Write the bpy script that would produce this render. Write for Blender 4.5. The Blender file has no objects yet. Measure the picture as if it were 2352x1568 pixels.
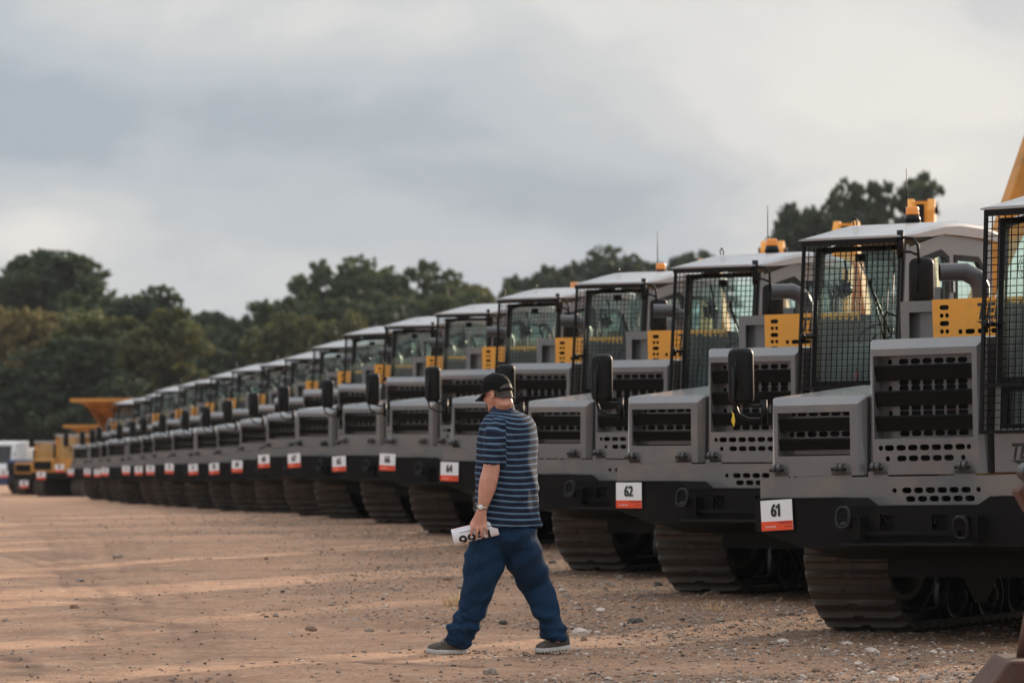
import bpy, bmesh, math, random
import numpy as np
from mathutils import Vector, Matrix
R = math.radians
random.seed(7); NR = np.random.RandomState(11)
SC = bpy.context.scene
COL = SC.collection

# ------------------------------------------------------------------ camera
HC = 1.37                      # eye height
FPX = 8820.0                   # focal length measured on a 2352 px wide picture
HORY = 1024.0
cam_d = bpy.data.cameras.new('camera'); cam = bpy.data.objects.new('camera', cam_d); COL.objects.link(cam)
cam_d.sensor_width = 36.0; cam_d.lens = 36.0*FPX/2352.0
cam.location = (0, 0, HC)
cam.rotation_euler = (R(90) + math.atan((HORY-784.0)/FPX), 0, 0)
cam_d.clip_start = 0.5; cam_d.clip_end = 6000
cam_d.dof.use_dof = True; cam_d.dof.focus_distance = 25.6; cam_d.dof.aperture_fstop = 3.8
cam_d.dof.aperture_blades = 0
SC.camera = cam

# ------------------------------------------------------------------ sky, sun, exposure
SUN_AZ = R(35.5)      # measured from +Y towards +X: the low sun stands behind the machines, to the right
SUN_EL = R(14)
world = bpy.data.worlds.new('World'); SC.world = world; world.use_nodes = True
wn, wl = world.node_tree.nodes, world.node_tree.links
wn.clear()
def wnode(t, **kw):
    n = wn.new(t)
    for k, v in kw.items(): setattr(n, k, v)
    return n
sky = wnode('ShaderNodeTexSky', sky_type='NISHITA', sun_disc=False, sun_elevation=SUN_EL, sun_rotation=SUN_AZ)
sky.dust_density = 2.0; sky.air_density = 1.2
tc = wnode('ShaderNodeTexCoord')
def wmath(op, a, b=None, clamp=False):
    n = wnode('ShaderNodeMath', operation=op, use_clamp=clamp)
    for i, v in enumerate((a, b)):
        if v is None: continue
        if isinstance(v, (int, float)): n.inputs[i].default_value = v
        else: wl.new(v, n.inputs[i])
    return n.outputs[0]
sep = wnode('ShaderNodeSeparateXYZ'); wl.new(tc.outputs['Generated'], sep.inputs[0])
# a cloud deck seen from below: soft noise stretched sideways
mp = wnode('ShaderNodeMapping'); mp.inputs['Scale'].default_value = (8.0, 8.0, 17.0); mp.inputs['Location'].default_value = (0.35, 0.2, 0.75)
wl.new(tc.outputs['Generated'], mp.inputs[0])
nz1 = wnode('ShaderNodeTexNoise'); nz1.inputs['Scale'].default_value = 1.0; nz1.inputs['Detail'].default_value = 7; nz1.inputs['Roughness'].default_value = .56; nz1.inputs['Distortion'].default_value = .25
wl.new(mp.outputs[0], nz1.inputs['Vector'])
def blob(az, el, raz, rel, amp):
    """a soft bank of cloud in a direction of the sky (degrees)"""
    ax = wmath('DIVIDE', wmath('SUBTRACT', wmath('ARCTAN2', sep.outputs[0], sep.outputs[1]), R(az)), R(raz))
    ex = wmath('DIVIDE', wmath('SUBTRACT', wmath('ARCSINE', sep.outputs[2]), R(el)), R(rel))
    rr = wmath('ADD', wmath('MULTIPLY', ax, ax), wmath('MULTIPLY', ex, ex))
    return wmath('MULTIPLY', wmath('EXPONENT', wmath('MULTIPLY', rr, -1.0)), amp)
tot = wmath('MULTIPLY', wmath('SUBTRACT', nz1.outputs['Fac'], .5), 2.0)
for b in CLOUDS if 'CLOUDS' in globals() else [
        (6.0, 5.4, 4.2, 1.9, .42), (-2.3, 6.6, 3.0, .9, .18), (0.4, 4.9, 2.2, .7, .14), (-7.3, 3.1, .9, .42, .55),
        (-4.5, 4.9, 4.0, .8, -.34), (-7.0, 4.6, 2.0, .9, -.20), (-1.5, 3.6, 4.5, .6, -.20), (3.0, 6.6, 1.6, .5, .10), (4.6, 5.2, .9, .35, .22), (-1.2, 6.2, 1.1, .3, .2), (-5.8, 4.0, .8, .3, -.12),
        (-7.0, 3.9, 1.1, .3, .10), (7.4, 6.4, 1.2, .6, -.22), (6.9, 5.0, 1.2, .35, .10), (-6.5, 6.8, 2.2, .5, .08)]:
    tot = wmath('ADD', tot, blob(*b))
ramp = wnode('ShaderNodeValToRGB'); cr = ramp.color_ramp; cr.interpolation = 'EASE'
wl.new(wmath('ADD', wmath('MULTIPLY', tot, .9), .46), ramp.inputs[0])
cr.elements[0].position = 0.02; cr.elements[0].color = (2.6, 3.0, 3.5, 1)
cr.elements[1].position = 0.98; cr.elements[1].color = (5.3, 5.2, 5.12, 1)
e = cr.elements.new(.30); e.color = (3.35, 3.68, 4.1, 1)
e = cr.elements.new(.52); e.color = (4.05, 4.2, 4.4, 1)
e = cr.elements.new(.72); e.color = (4.8, 4.82, 4.85, 1)
mixs = wnode('ShaderNodeMixRGB'); mixs.inputs[0].default_value = .95
wl.new(sky.outputs[0], mixs.inputs[1]); wl.new(ramp.outputs[0], mixs.inputs[2])
bg = wnode('ShaderNodeBackground'); bg.inputs['Strength'].default_value = .132
# an overcast sky is brighter overhead than at the horizon
gain = wnode('ShaderNodeMapRange', interpolation_type='SMOOTHSTEP'); gain.inputs[1].default_value = .13; gain.inputs[2].default_value = .75; gain.inputs[3].default_value = 1.0; gain.inputs[4].default_value = 2.15
wl.new(sep.outputs[2], gain.inputs[0])
mg = wnode('ShaderNodeMixRGB', blend_type='MULTIPLY'); mg.inputs[0].default_value = 1.0
wl.new(mixs.outputs[0], mg.inputs[1]); wl.new(gain.outputs[0], mg.inputs[2]); wl.new(mg.outputs[0], bg.inputs[0])
wo = wnode('ShaderNodeOutputWorld'); wl.new(bg.outputs[0], wo.inputs[0])

sun_d = bpy.data.lights.new('sun', 'SUN'); sun_d.energy = 5.0; sun_d.angle = R(1.5); sun_d.color = (1.0, .80, .60)
sun = bpy.data.objects.new('sun', sun_d); COL.objects.link(sun)
sdir = Vector((math.sin(SUN_AZ)*math.cos(SUN_EL), math.cos(SUN_AZ)*math.cos(SUN_EL), math.sin(SUN_EL)))
sun.rotation_euler = sdir.to_track_quat('Z', 'Y').to_euler(); sun.location = sdir*50
SC.view_settings.view_transform = 'Standard'; SC.view_settings.look = 'None'
SC.view_settings.exposure = 0.12; SC.view_settings.gamma = 1.0
SC.cycles.max_bounces = 6; SC.cycles.transparent_max_bounces = 24; SC.cycles.diffuse_bounces = 3; SC.cycles.glossy_bounces = 3
SC.cycles.use_denoising = True

# ------------------------------------------------------------------ materials
MAT = {}
def mat(name, col, rough=.5, metal=0., noise=None, bump=None, coat=0., spec=.5, sheen=0., dirt=None):
    """noise=(scale, amount) varies the colour, bump=(scale, strength, distance), dirt=(colour, scale, lo, hi)"""
    m = bpy.data.materials.new(name); m.use_nodes = True; MAT[name] = m
    nt = m.node_tree; n, l = nt.nodes, nt.links
    p = n['Principled BSDF']
    p.inputs['Roughness'].default_value = rough; p.inputs['Metallic'].default_value = metal
    p.inputs['Coat Weight'].default_value = coat; p.inputs['Coat IOR'].default_value = 1.62; p.inputs['Coat Roughness'].default_value = .12
    p.inputs['Specular IOR Level'].default_value = spec
    p.inputs['Sheen Weight'].default_value = sheen
    t0 = n.new('ShaderNodeTexCoord'); oi = n.new('ShaderNodeObjectInfo'); vm = n.new('ShaderNodeVectorMath'); vm.operation = 'MULTIPLY_ADD'
    vm.inputs[1].default_value = (37.0, 23.0, 51.0); l.new(oi.outputs['Random'], vm.inputs[0]); l.new(t0.outputs['Object'], vm.inputs[2]); last = None
    class T_: outputs = {'Object': vm.outputs[0]}
    t = T_
    rgb = n.new('ShaderNodeRGB'); rgb.outputs[0].default_value = (*col, 1); last = rgb.outputs[0]
    if noise:
        z = n.new('ShaderNodeTexNoise'); z.inputs['Scale'].default_value = noise[0]; z.inputs['Detail'].default_value = 6
        l.new(t.outputs['Object'], z.inputs['Vector'])
        mr = n.new('ShaderNodeMapRange'); mr.inputs[3].default_value = 1-noise[1]; mr.inputs[4].default_value = 1+noise[1]
        mr.inputs[1].default_value = .3; mr.inputs[2].default_value = .7
        l.new(z.outputs['Fac'], mr.inputs[0])
        mx = n.new('ShaderNodeMixRGB'); mx.blend_type = 'MULTIPLY'; mx.inputs[0].default_value = 1
        l.new(last, mx.inputs[1]); l.new(mr.outputs[0], mx.inputs[2]); last = mx.outputs[0]
    if dirt:
        z = n.new('ShaderNodeTexNoise'); z.inputs['Scale'].default_value = dirt[1]; z.inputs['Detail'].default_value = 8; z.inputs['Roughness'].default_value = .65
        l.new(t.outputs['Object'], z.inputs['Vector'])
        mr = n.new('ShaderNodeMapRange'); mr.inputs[1].default_value = dirt[2]; mr.inputs[2].default_value = dirt[3]
        l.new(z.outputs['Fac'], mr.inputs[0])
        mx = n.new('ShaderNodeMixRGB'); mx.inputs[2].default_value = (*dirt[0], 1)
        l.new(mr.outputs[0], mx.inputs[0]); l.new(last, mx.inputs[1]); last = mx.outputs[0]
        ra = n.new('ShaderNodeMapRange'); ra.inputs[3].default_value = rough; ra.inputs[4].default_value = min(1, rough+.35)
        l.new(mr.outputs[0], ra.inputs[0]); l.new(ra.outputs[0], p.inputs['Roughness'])
    l.new(last, p.inputs['Base Color'])
    if bump:
        z = n.new('ShaderNodeTexNoise'); z.inputs['Scale'].default_value = bump[0]; z.inputs['Detail'].default_value = 5
        l.new(t.outputs['Object'], z.inputs['Vector'])
        b = n.new('ShaderNodeBump'); b.inputs['Strength'].default_value = bump[1]; b.inputs['Distance'].default_value = bump[2]
        l.new(z.outputs['Fac'], b.inputs['Height']); l.new(b.outputs[0], p.inputs['Normal'])
    return m
DUST = (.26, .18, .125)
mat('grey_paint', (.120, .116, .114), .38, coat=.8, noise=(3, .05), dirt=(DUST, 2.2, .50, .98), bump=(60, .03, .002))
mat('roof_paint', (.33, .325, .32), .42, coat=.5, noise=(2, .04), dirt=((.36, .31, .26), 4, .5, .95))  # roof grey lightened so its colour carries the reflected sky
mat('black_paint', (.0055, .005, .0048), .5, spec=.12, noise=(4, .2), dirt=((.03, .024, .02), 2.5, .55, 1.0), bump=(120, .15, .002))
mat('black_frame', (.003, .0032, .0037), .4, spec=.2, noise=(8, .2))
mat('louver_black', (.0035, .0033, .0032), .55, spec=.12, noise=(5, .15))
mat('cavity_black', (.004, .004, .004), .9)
mat('yellow_paint', (.80, .335, .028), .42, coat=.15, noise=(3, .06), dirt=((.35, .2, .08), 6, .55, .95))
mat('old_yellow_paint', (.56, .245, .03), .5, noise=(2, .12), dirt=((.22, .13, .06), 3, .45, .85))
mat('decal_black', (.012, .012, .012), .5)
mat('dark_steel', (.005, .0055, .007), .32, metal=.1, spec=.3, noise=(8, .2))
mat('exhaust_steel', (.085, .08, .08), .36, metal=.3, noise=(6, .12))
mat('track_steel', (.062, .050, .040), .55, metal=.3, noise=(5, .25), dirt=((.075, .05, .034), 7, .45, .8), bump=(40, .3, .004))
mat('chrome', (.6, .6, .6), .2, metal=1)
mat('rubber', (.004, .004, .0045), .5, spec=.2)
mat('sign_white', (.80, .80, .80), .45)
mat('sign_red', (.80, .075, .018), .45)
mat('amber', (.85, .26, .01), .2, coat=.3)
mat('red_paint', (.4, .02, .015), .35)
mat('seat_fabric', (.03, .03, .032), .85)
mat('interior_grey', (.07, .085, .085), .6)
mat('rust', (.085, .034, .022), .75, metal=.2, noise=(9, .3), dirt=((.13, .085, .06), 10, .45, .75), bump=(30, .5, .006))
mat('white_paint', (.70, .70, .69), .4, coat=.2, noise=(2, .05))
mat('blue_paint', (.025, .045, .13), .4)
def glass_mat(name, tint, refl):
    m = bpy.data.materials.new(name); m.use_nodes = True; MAT[name] = m
    n, l = m.node_tree.nodes, m.node_tree.links; n.clear()
    tr = n.new('ShaderNodeBsdfTransparent'); tr.inputs[0].default_value = (*tint, 1)
    gl = n.new('ShaderNodeBsdfGlossy'); gl.inputs['Roughness'].default_value = .03; gl.inputs[0].default_value = (.9, .95, .95, 1)
    fr = n.new('ShaderNodeFresnel'); fr.inputs[0].default_value = 1.5
    mp_ = n.new('ShaderNodeMath'); mp_.operation = 'MULTIPLY_ADD'; mp_.inputs[1].default_value = 1.0; mp_.inputs[2].default_value = refl
    l.new(fr.outputs[0], mp_.inputs[0])
    mx = n.new('ShaderNodeMixShader'); o = n.new('ShaderNodeOutputMaterial')
    l.new(mp_.outputs[0], mx.inputs[0]); l.new(tr.outputs[0], mx.inputs[1]); l.new(gl.outputs[0], mx.inputs[2]); l.new(mx.outputs[0], o.inputs[0])
glass_mat('cab_glass', (.83, .96, .91), .03)

# ------------------------------------------------------------------ mesh building
class MB:
    def __init__(s): s.bm = bmesh.new(); s.mats = []
    def mi(s, m):
        if m not in s.mats: s.mats.append(m)
        return s.mats.index(m)
    def faces(s, vs, fs, m, M=None, smooth=False):
        bv = [s.bm.verts.new((M @ Vector(v)) if M else v) for v in vs]; k = s.mi(m); out = []
        for f in fs:
            try: fc = s.bm.faces.new([bv[i] for i in f])
            except ValueError: continue
            fc.material_index = k; fc.smooth = smooth; out.append(fc)
        return bv, out
    def box(s, x0, x1, y0, y1, z0, z1, m, M=None, bev=0):
        if bev:
            t = bmesh.new(); bmesh.ops.create_cube(t, size=1)
            for v in t.verts:
                v.co = Vector(((x0+x1)/2+v.co.x*(x1-x0), (y0+y1)/2+v.co.y*(y1-y0), (z0+z1)/2+v.co.z*(z1-z0)))
            bmesh.ops.bevel(t, geom=t.edges[:], offset=bev, segments=2, profile=.7, affect='EDGES')
            s.absorb(t, m, M); return
        vs = [(x, y, z) for z in (z0, z1) for y in (y0, y1) for x in (x0, x1)]
        s.faces(vs, [(0, 2, 3, 1), (4, 5, 7, 6), (0, 1, 5, 4), (2, 6, 7, 3), (0, 4, 6, 2), (1, 3, 7, 5)], m, M)
    def absorb(s, t, m, M=None, smooth=False):
        t.verts.ensure_lookup_table()
        idx = {v: i for i, v in enumerate(t.verts)}
        s.faces([v.co.copy() for v in t.verts], [[idx[v] for v in f.verts] for f in t.faces], m, M, smooth)
        t.free()
    def prism(s, pts, a0, a1, m, axis='y', M=None, bev=0):
        """pts: polygon in the two other axes; extruded from a0 to a1 along axis"""
        t = bmesh.new(); n = len(pts)
        def P(p, a): return {'y': (p[0], a, p[1]), 'x': (a, p[0], p[1]), 'z': (p[0], p[1], a)}[axis]
        A = [t.verts.new(P(p, a0)) for p in pts]; B = [t.verts.new(P(p, a1)) for p in pts]
        t.faces.new(A); t.faces.new(B[::-1])
        for i in range(n): t.faces.new((A[i], B[i], B[(i+1) % n], A[(i+1) % n]))
        bmesh.ops.recalc_face_normals(t, faces=t.faces[:])
        if bev: bmesh.ops.bevel(t, geom=t.edges[:], offset=bev, segments=1, affect='EDGES')
        s.absorb(t, m, M)
    def rings(s, rs, m, cap=True, smooth=True, closed=True, M=None):
        n = len(rs[0]); vs = [p for r in rs for p in r]; fs = []
        for k in range(len(rs)-1):
            for i in range(n if closed else n-1):
                j = (i+1) % n
                fs.append((k*n+i, k*n+j, (k+1)*n+j, (k+1)*n+i))
        if cap:
            fs.append(tuple(range(n))[::-1]); fs.append(tuple((len(rs)-1)*n+i for i in range(n)))
        return s.faces(vs, fs, m, M, smooth)
    def tube(s, pts, r, m, seg=8, cap=True, M=None, smooth=True):
        pts = [Vector(p) for p in pts]; rr = r if isinstance(r, (list, tuple)) else [r]*len(pts)
        rs = []; up = None
        for i, p in enumerate(pts):
            d = ((pts[min(i+1, len(pts)-1)]-p).normalized() + (p-pts[max(i-1, 0)]).normalized())
            if d.length < 1e-6: d = Vector((0, 0, 1))
            d.normalize()
            if up is None:
                up = d.orthogonal().normalized()
            else:
                up = (up - d*up.dot(d)).normalized()
            w = d.cross(up)
            k = 1.0
            if 0 < i < len(pts)-1:
                c = (pts[i+1]-p).normalized().dot((p-pts[i-1]).normalized()); k = 1/max(.5, math.sqrt((1+c)/2))
            rs.append([p+(up*math.cos(a)+w*math.sin(a))*rr[i]*(k if seg else 1) for a in [2*math.pi*j/seg for j in range(seg)]])
        s.rings(rs, m, cap, smooth, M=M)
    def cyl(s, p0, p1, r, m, seg=20, r1=None, M=None):
        s.tube([p0, p1], [r, r1 if r1 is not None else r], m, seg, M=M)
    def lathe(s, prof, m, center=(0, 0, 0), seg=24, M=None, axis='z'):
        rs = []
        for (r, h) in prof:
            ring = []
            for j in range(seg):
                a = 2*math.pi*j/seg; x, y = r*math.cos(a), r*math.sin(a)
                v = {'z': (x, y, h), 'x': (h, x, y), 'y': (x, h, y)}[axis]
                ring.append((center[0]+v[0], center[1]+v[1], center[2]+v[2]))
            rs.append(ring)
        s.rings(rs, m, True, True, M=M)
    def plate(s, outline, holes, y0, t, m, M=None):
        """flat plate in the x-z plane with real holes, front face at y0, thickness t going back"""
        cu = bpy.data.curves.new('tmp', 'CURVE'); cu.dimensions = '2D'; cu.fill_mode = 'BOTH'; cu.extrude = t/2
        for pl in [outline]+list(holes):
            sp = cu.splines.new('POLY'); sp.points.add(len(pl)-1); sp.use_cyclic_u = True
            for i, p in enumerate(pl): sp.points[i].co = (p[0], p[1], 0, 1)
        s.curve(cu, Matrix.Translation((0, y0+t/2, 0)) @ Matrix.Rotation(R(90), 4, 'X'), m, M)
    def curve(s, cu, X, m, M=None):
        ob = bpy.data.objects.new('tmp', cu); COL.objects.link(ob)
        dg = bpy.context.evaluated_depsgraph_get(); me = bpy.data.meshes.new_from_object(ob.evaluated_get(dg))
        MM = (M @ X) if M else X
        s.faces([v.co.copy() for v in me.vertices], [list(p.vertices) for p in me.polygons], m, MM)
        bpy.data.objects.remove(ob); bpy.data.curves.remove(cu); bpy.data.meshes.remove(me)
    def text(s, body, size, y0, x, z, m, depth=.001, sx=1., bold=.0, shear=0., align='CENTER', M=None):
        cu = bpy.data.curves.new('tmp', 'FONT'); cu.body = body; cu.size = size; cu.extrude = depth; cu.offset = bold; cu.shear = shear
        cu.align_x = align; cu.align_y = 'CENTER'
        s.curve(cu, Matrix.Translation((x, y0, z)) @ Matrix.Rotation(R(90), 4, 'X') @ Matrix.Diagonal((sx, 1, 1, 1)), m, M)
    def build(s, name, parent=None, loc=None, weld=0, autosmooth=None):
        if weld: bmesh.ops.remove_doubles(s.bm, verts=s.bm.verts[:], dist=weld)
        me = bpy.data.meshes.new(name); s.bm.to_mesh(me); s.bm.free()
        for m in s.mats: me.materials.append(MAT[m])
        if autosmooth:
            for p in me.polygons: p.use_smooth = True
            try: me.set_sharp_from_angle(angle=R(autosmooth))
            except Exception: pass
        o = bpy.data.objects.new(name, me); COL.objects.link(o)
        if parent: o.parent = parent
        if loc: o.location = loc
        return o
def tag(o, label=None, cat=None, group=None, kind=None):
    for k, v in (('label', label), ('category', cat), ('group', group), ('kind', kind)):
        if v: o[k] = v
    return o
def empty(name, loc=(0, 0, 0), rot=(0, 0, 0)):
    o = bpy.data.objects.new(name, None); COL.objects.link(o); o.location = loc; o.rotation_euler = rot
    o.empty_display_size = .2
    return o
KIDS = {}
def copy_tree(o, parent=None, kids=None):
    c = o.copy(); COL.objects.link(c)
    if parent: c.parent = parent
    for ch in kids[o.name] if kids and o.name in kids else []:
        copy_tree(ch, c, kids)
    return c
def kid_map():
    d = {}
    for o in bpy.data.objects:
        if o.parent: d.setdefault(o.parent.name, []).append(o)
    return d
# the ground's height along the yard (m in front of the camera -> m)
GY = [0, 22, 27, 33, 38, 45, 56, 63, 70, 76, 90, 105, 118, 140, 400]
GZ = [0, 0, 0, .09, .11, .23, .26, .22, .14, .06, -.05, -.20, -.30, -.36, -.4]
def gz(y): return float(np.interp(y, GY, GZ))
# ------------------------------------------------------------------ ground
def vnoise(x, y, s, seed):
    """smooth value noise, vectorised"""
    xs, ys = x/s, y/s; xi, yi = np.floor(xs).astype(np.int64), np.floor(ys).astype(np.int64)
    fx, fy = xs-xi, ys-yi; fx = fx*fx*(3-2*fx); fy = fy*fy*(3-2*fy)
    def h(a, b):
        v = (a*374761393+b*668265263+seed*974711) & 0x7fffffff
        v = ((v ^ (v >> 13))*1274126177) & 0x7fffffff
        return ((v ^ (v >> 16)) & 0xffff)/65535.0
    return (h(xi, yi)*(1-fx)+h(xi+1, yi)*fx)*(1-fy)+(h(xi, yi+1)*(1-fx)+h(xi+1, yi+1)*fx)*fy
def row_x(y):
    """x of the line the carriers' noses stand on"""
    return 1.8-(y-27.6)*.1685
def rough_mask(x, y):
    """1 where the surface is loose stone (by the machines), 0 on the packed dirt lane"""
    d = x-(row_x(y)-1.7+.02*(y-25))
    return np.clip(.5+d/2.4+(vnoise(x, y, 1.7, 5)-.5)*1.3, 0, 1)
def ground_z(x, y):
    z = np.interp(y, GY, GZ)
    near = np.clip((160-y)/80, 0, 1)
    rm = rough_mask(x, y)
    z = z+near*((vnoise(x, y*.6, 1.6, 1)-.5)*.035+(vnoise(x, y, .5, 2)-.5)*.014*(.4+rm)+(vnoise(x, y, .17, 3)-.5)*(.007+.015*rm)+(vnoise(x, y, .07, 4)-.5)*(.009+.008*rm))
    return z
def axis(parts):
    out = []
    for a, b, s in parts:
        n = max(1, int(round((b-a)/s))); out += [a+(b-a)*k/n for k in range(n)]
    return np.array(out+[parts[-1][1]])
xs = axis([(-1800, -300, 300), (-300, -60, 40), (-60, -20, 4), (-20, -8, .5), (-8, 6, .055), (6, 12, .3), (12, 60, 6), (60, 300, 40), (300, 1800, 300)])
ys = axis([(-300, -20, 40), (-20, 14, 4), (14, 21, .5), (21, 34, .045), (34, 50, .08), (50, 80, .2), (80, 140, .8), (140, 300, 10), (300, 3000, 300)])
GXX, GYY = np.meshgrid(xs, ys); GZZ = ground_z(GXX, GYY)
nx, ny = len(xs), len(ys)
co = np.stack([GXX.ravel(), GYY.ravel(), GZZ.ravel()], 1).astype(np.float32)
I = np.arange(ny*nx).reshape(ny, nx)
q = np.stack([I[:-1, :-1].ravel(), I[:-1, 1:].ravel(), I[1:, 1:].ravel(), I[1:, :-1].ravel()], 1).astype(np.int32)
def np_mesh(name, co, q, mats, per=4, smooth=True, mi=None):
    me = bpy.data.meshes.new(name); me.vertices.add(len(co)); me.vertices.foreach_set('co', co.astype(np.float32).ravel())
    me.loops.add(q.size); me.loops.foreach_set('vertex_index', q.astype(np.int32).ravel())
    me.polygons.add(len(q)); me.polygons.foreach_set('loop_start', np.arange(0, q.size, per, dtype=np.int32)); me.polygons.foreach_set('loop_total', np.full(len(q), per, dtype=np.int32))
    me.polygons.foreach_set('use_smooth', np.full(len(q), smooth))
    if mi is not None: me.polygons.foreach_set('material_index', mi.astype(np.int32))
    for m in mats: me.materials.append(MAT[m] if isinstance(m, str) else m)
    me.update(); me.validate()
    o = bpy.data.objects.new(name, me); COL.objects.link(o); return o

def ground_mat():
    m = bpy.data.materials.new('dirt'); m.use_nodes = True; MAT['dirt'] = m
    nt = m.node_tree; n, l = nt.nodes, nt.links; p = n['Principled BSDF']; p.inputs['Roughness'].default_value = .9; p.inputs['Specular IOR Level'].default_value = .2
    t = n.new('ShaderNodeTexCoord')
    def noise(scale, det=6, rough=.6, sc=(1, 1, 1), dist=0.):
        mp = n.new('ShaderNodeMapping'); mp.inputs['Scale'].default_value = sc; l.new(t.outputs['Object'], mp.inputs[0])
        z = n.new('ShaderNodeTexNoise'); z.inputs['Scale'].default_value = scale; z.inputs['Detail'].default_value = det; z.inputs['Roughness'].default_value = rough; z.inputs['Distortion'].default_value = dist
        l.new(mp.outputs[0], z.inputs['Vector']); return z.outputs['Fac']
    def rng(v, a, b, c=0., d=1.):
        r = n.new('ShaderNodeMapRange'); r.inputs[1].default_value = a; r.inputs[2].default_value = b; r.inputs[3].default_value = c; r.inputs[4].default_value = d; l.new(v, r.inputs[0]); return r.outputs[0]
    def mix(f, a, b, bt='MIX'):
        x = n.new('ShaderNodeMixRGB'); x.blend_type = bt
        for i, v in enumerate((f, a, b)):
            if isinstance(v, tuple): x.inputs[i].default_value = (*v, 1)
            elif isinstance(v, (int, float)): x.inputs[i].default_value = v
            else: l.new(v, x.inputs[i])
        return x.outputs[0]
    at = n.new('ShaderNodeAttribute'); at.attribute_name = 'rough'
    dirt = mix(rng(noise(.55, 4), .35, .65), (.47, .255, .148), (.38, .208, .122))
    dirt = mix(rng(noise(3.0, 6), .42, .70), dirt, (.54, .335, .215))
    dirt = mix(rng(noise(22, 5, .75), .50, .70), dirt, (.24, .145, .098))
    dirt = mix(rng(noise(1.1, 7, .62), .50, .66, 0., .55), dirt, (.27, .16, .105))
    dirt = mix(rng(noise(5.5, 6, .7), .52, .68, 0., .6), dirt, (.28, .165, .105))  # darker patches stand in for the shade of surface relief
    dirt = mix(rng(noise(15, 6, .7, sc=(1, .45, 1)), .54, .66, 0., .7), dirt, (.25, .15, .098))  # stretched flecks, here and next, put the relief's light and shade into colour
    dirt = mix(rng(noise(13, 6, .7, sc=(1, .45, 1)), .58, .70, 0., .6), dirt, (.62, .42, .29))
    dirt = mix(rng(noise(75, 3, .7, dist=.5), .56, .66, 0., .8), dirt, (.20, .125, .085))
    dirt = mix(rng(noise(60, 3, .7, sc=(1, 1, 3)), .60, .68, 0., .7), dirt, (.66, .47, .33))
    grav = mix(rng(noise(1.3, 5), .4, .6), (.215, .135, .092), (.32, .178, .102))
    grav = mix(rng(noise(5, 4), .50, .68), grav, (.43, .23, .118))
    grav = mix(rng(noise(30, 4, .7), .5, .62), grav, (.085, .056, .042))
    grav = mix(rng(noise(45, 3, .7, dist=.4), .60, .66), grav, (.42, .36, .30))
    col = mix(at.outputs['Fac'], dirt, grav)
    # tyre marks: bundles of curved ruts crossing the lane
    at2 = n.new('ShaderNodeAttribute'); at2.attribute_name = 'rut'
    col = mix(at2.outputs['Fac'], col, (.17, .098, .066))
    l.new(col, p.inputs['Base Color'])
    b1 = n.new('ShaderNodeBump'); b1.inputs['Strength'].default_value = .7; b1.inputs['Distance'].default_value = .02; l.new(noise(28, 7, .7), b1.inputs['Height'])
    b2 = n.new('ShaderNodeBump'); b2.inputs['Strength'].default_value = .5; b2.inputs['Distance'].default_value = .008; l.new(noise(120, 3), b2.inputs['Height']); l.new(b1.outputs[0], b2.inputs['Normal'])
    l.new(b2.outputs[0], p.inputs['Normal'])
ground_mat()
gr = np_mesh('ground', co, q, ['dirt']); tag(gr, kind='structure')
rmv = rough_mask(GXX, GYY).ravel().astype(np.float32)
a_ = gr.data.attributes.new('rough', 'FLOAT', 'POINT'); a_.data.foreach_set('value', np.clip((rmv-.25)*1.4, 0, 1))
# ruts: arcs in plan, drawn as the distance to a few curves
def rut_field(x, y):
    f = np.zeros_like(x)
    xc = np.interp(y, [21, 22, 24.5, 27, 32, 37, 45.5, 60], [-2.28, -2.25, -2.33, -2.62, -3.25, -4.0, -5.1, -7.4])
    for off, w, amp in ((-.34, .05, .8), (-.24, .03, .6), (-.13, .04, .7), (.0, .05, .5), (.30, .05, .8), (.42, .03, .7), (.50, .035, .6), (.62, .05, .7), (1.55, .05, .15), (1.75, .05, .15)):
        g = .5*amp*np.exp(-((x-xc-off*(1+.05*np.sin(y*1.3)))/w)**2)*(.25+1.1*(vnoise(x*2, y, .35, 41) > .42)*vnoise(x, y, .9, 42))*np.clip((62-y)/20, 0, 1)
        f = np.maximum(f, g)
    for (ax, ay, bx, by, bow, w, amp) in [
                                     (-3.9, 30.5, -2.0, 27.5, .25, .14, .8), (-1.9, 24.6, .9, 23.6, .12, .12, .9), (-2.4, 25.3, 1.5, 22.8, .10, .08, .6), (-3.6, 25.8, -2.9, 22.6, .2, .10, .8), (-3.75, 26.2, -3.05, 22.4, .25, .07, .6),
                                     (-3.4, 24.6, -1.6, 22.2, -.2, .06, .6), (-6.2, 44, -3.0, 29, .5, .06, .5), (-5.9, 44, -2.7, 29, .5, .06, .5)]:
        dx, dy = bx-ax, by-ay; L2 = dx*dx+dy*dy; L = math.sqrt(L2)
        t = ((x-ax)*dx+(y-ay)*dy)/L2; dperp = ((x-ax)*(-dy)+(y-ay)*dx)/L
        c = bow*4*np.clip(t, 0, 1)*(1-np.clip(t, 0, 1))
        g = amp*np.exp(-((dperp-c)/w)**2)*np.clip(t*5, 0, 1)*np.clip((1-t)*5, 0, 1)*(t > 0)*(t < 1)
        f = np.maximum(f, g*(.3+.9*vnoise(x, y, .22, 31))*(vnoise(x*1.3, y, .9, 32) > .25))
    return f
rf_ = rut_field(GXX, GYY).ravel().astype(np.float32)
a_ = gr.data.attributes.new('rut', 'FLOAT', 'POINT'); a_.data.foreach_set('value', np.clip(rf_*1.3, 0, .95))
co[:, 2] -= .018*rf_; gr.data.vertices.foreach_set('co', co.ravel()); gr.data.update()

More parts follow.
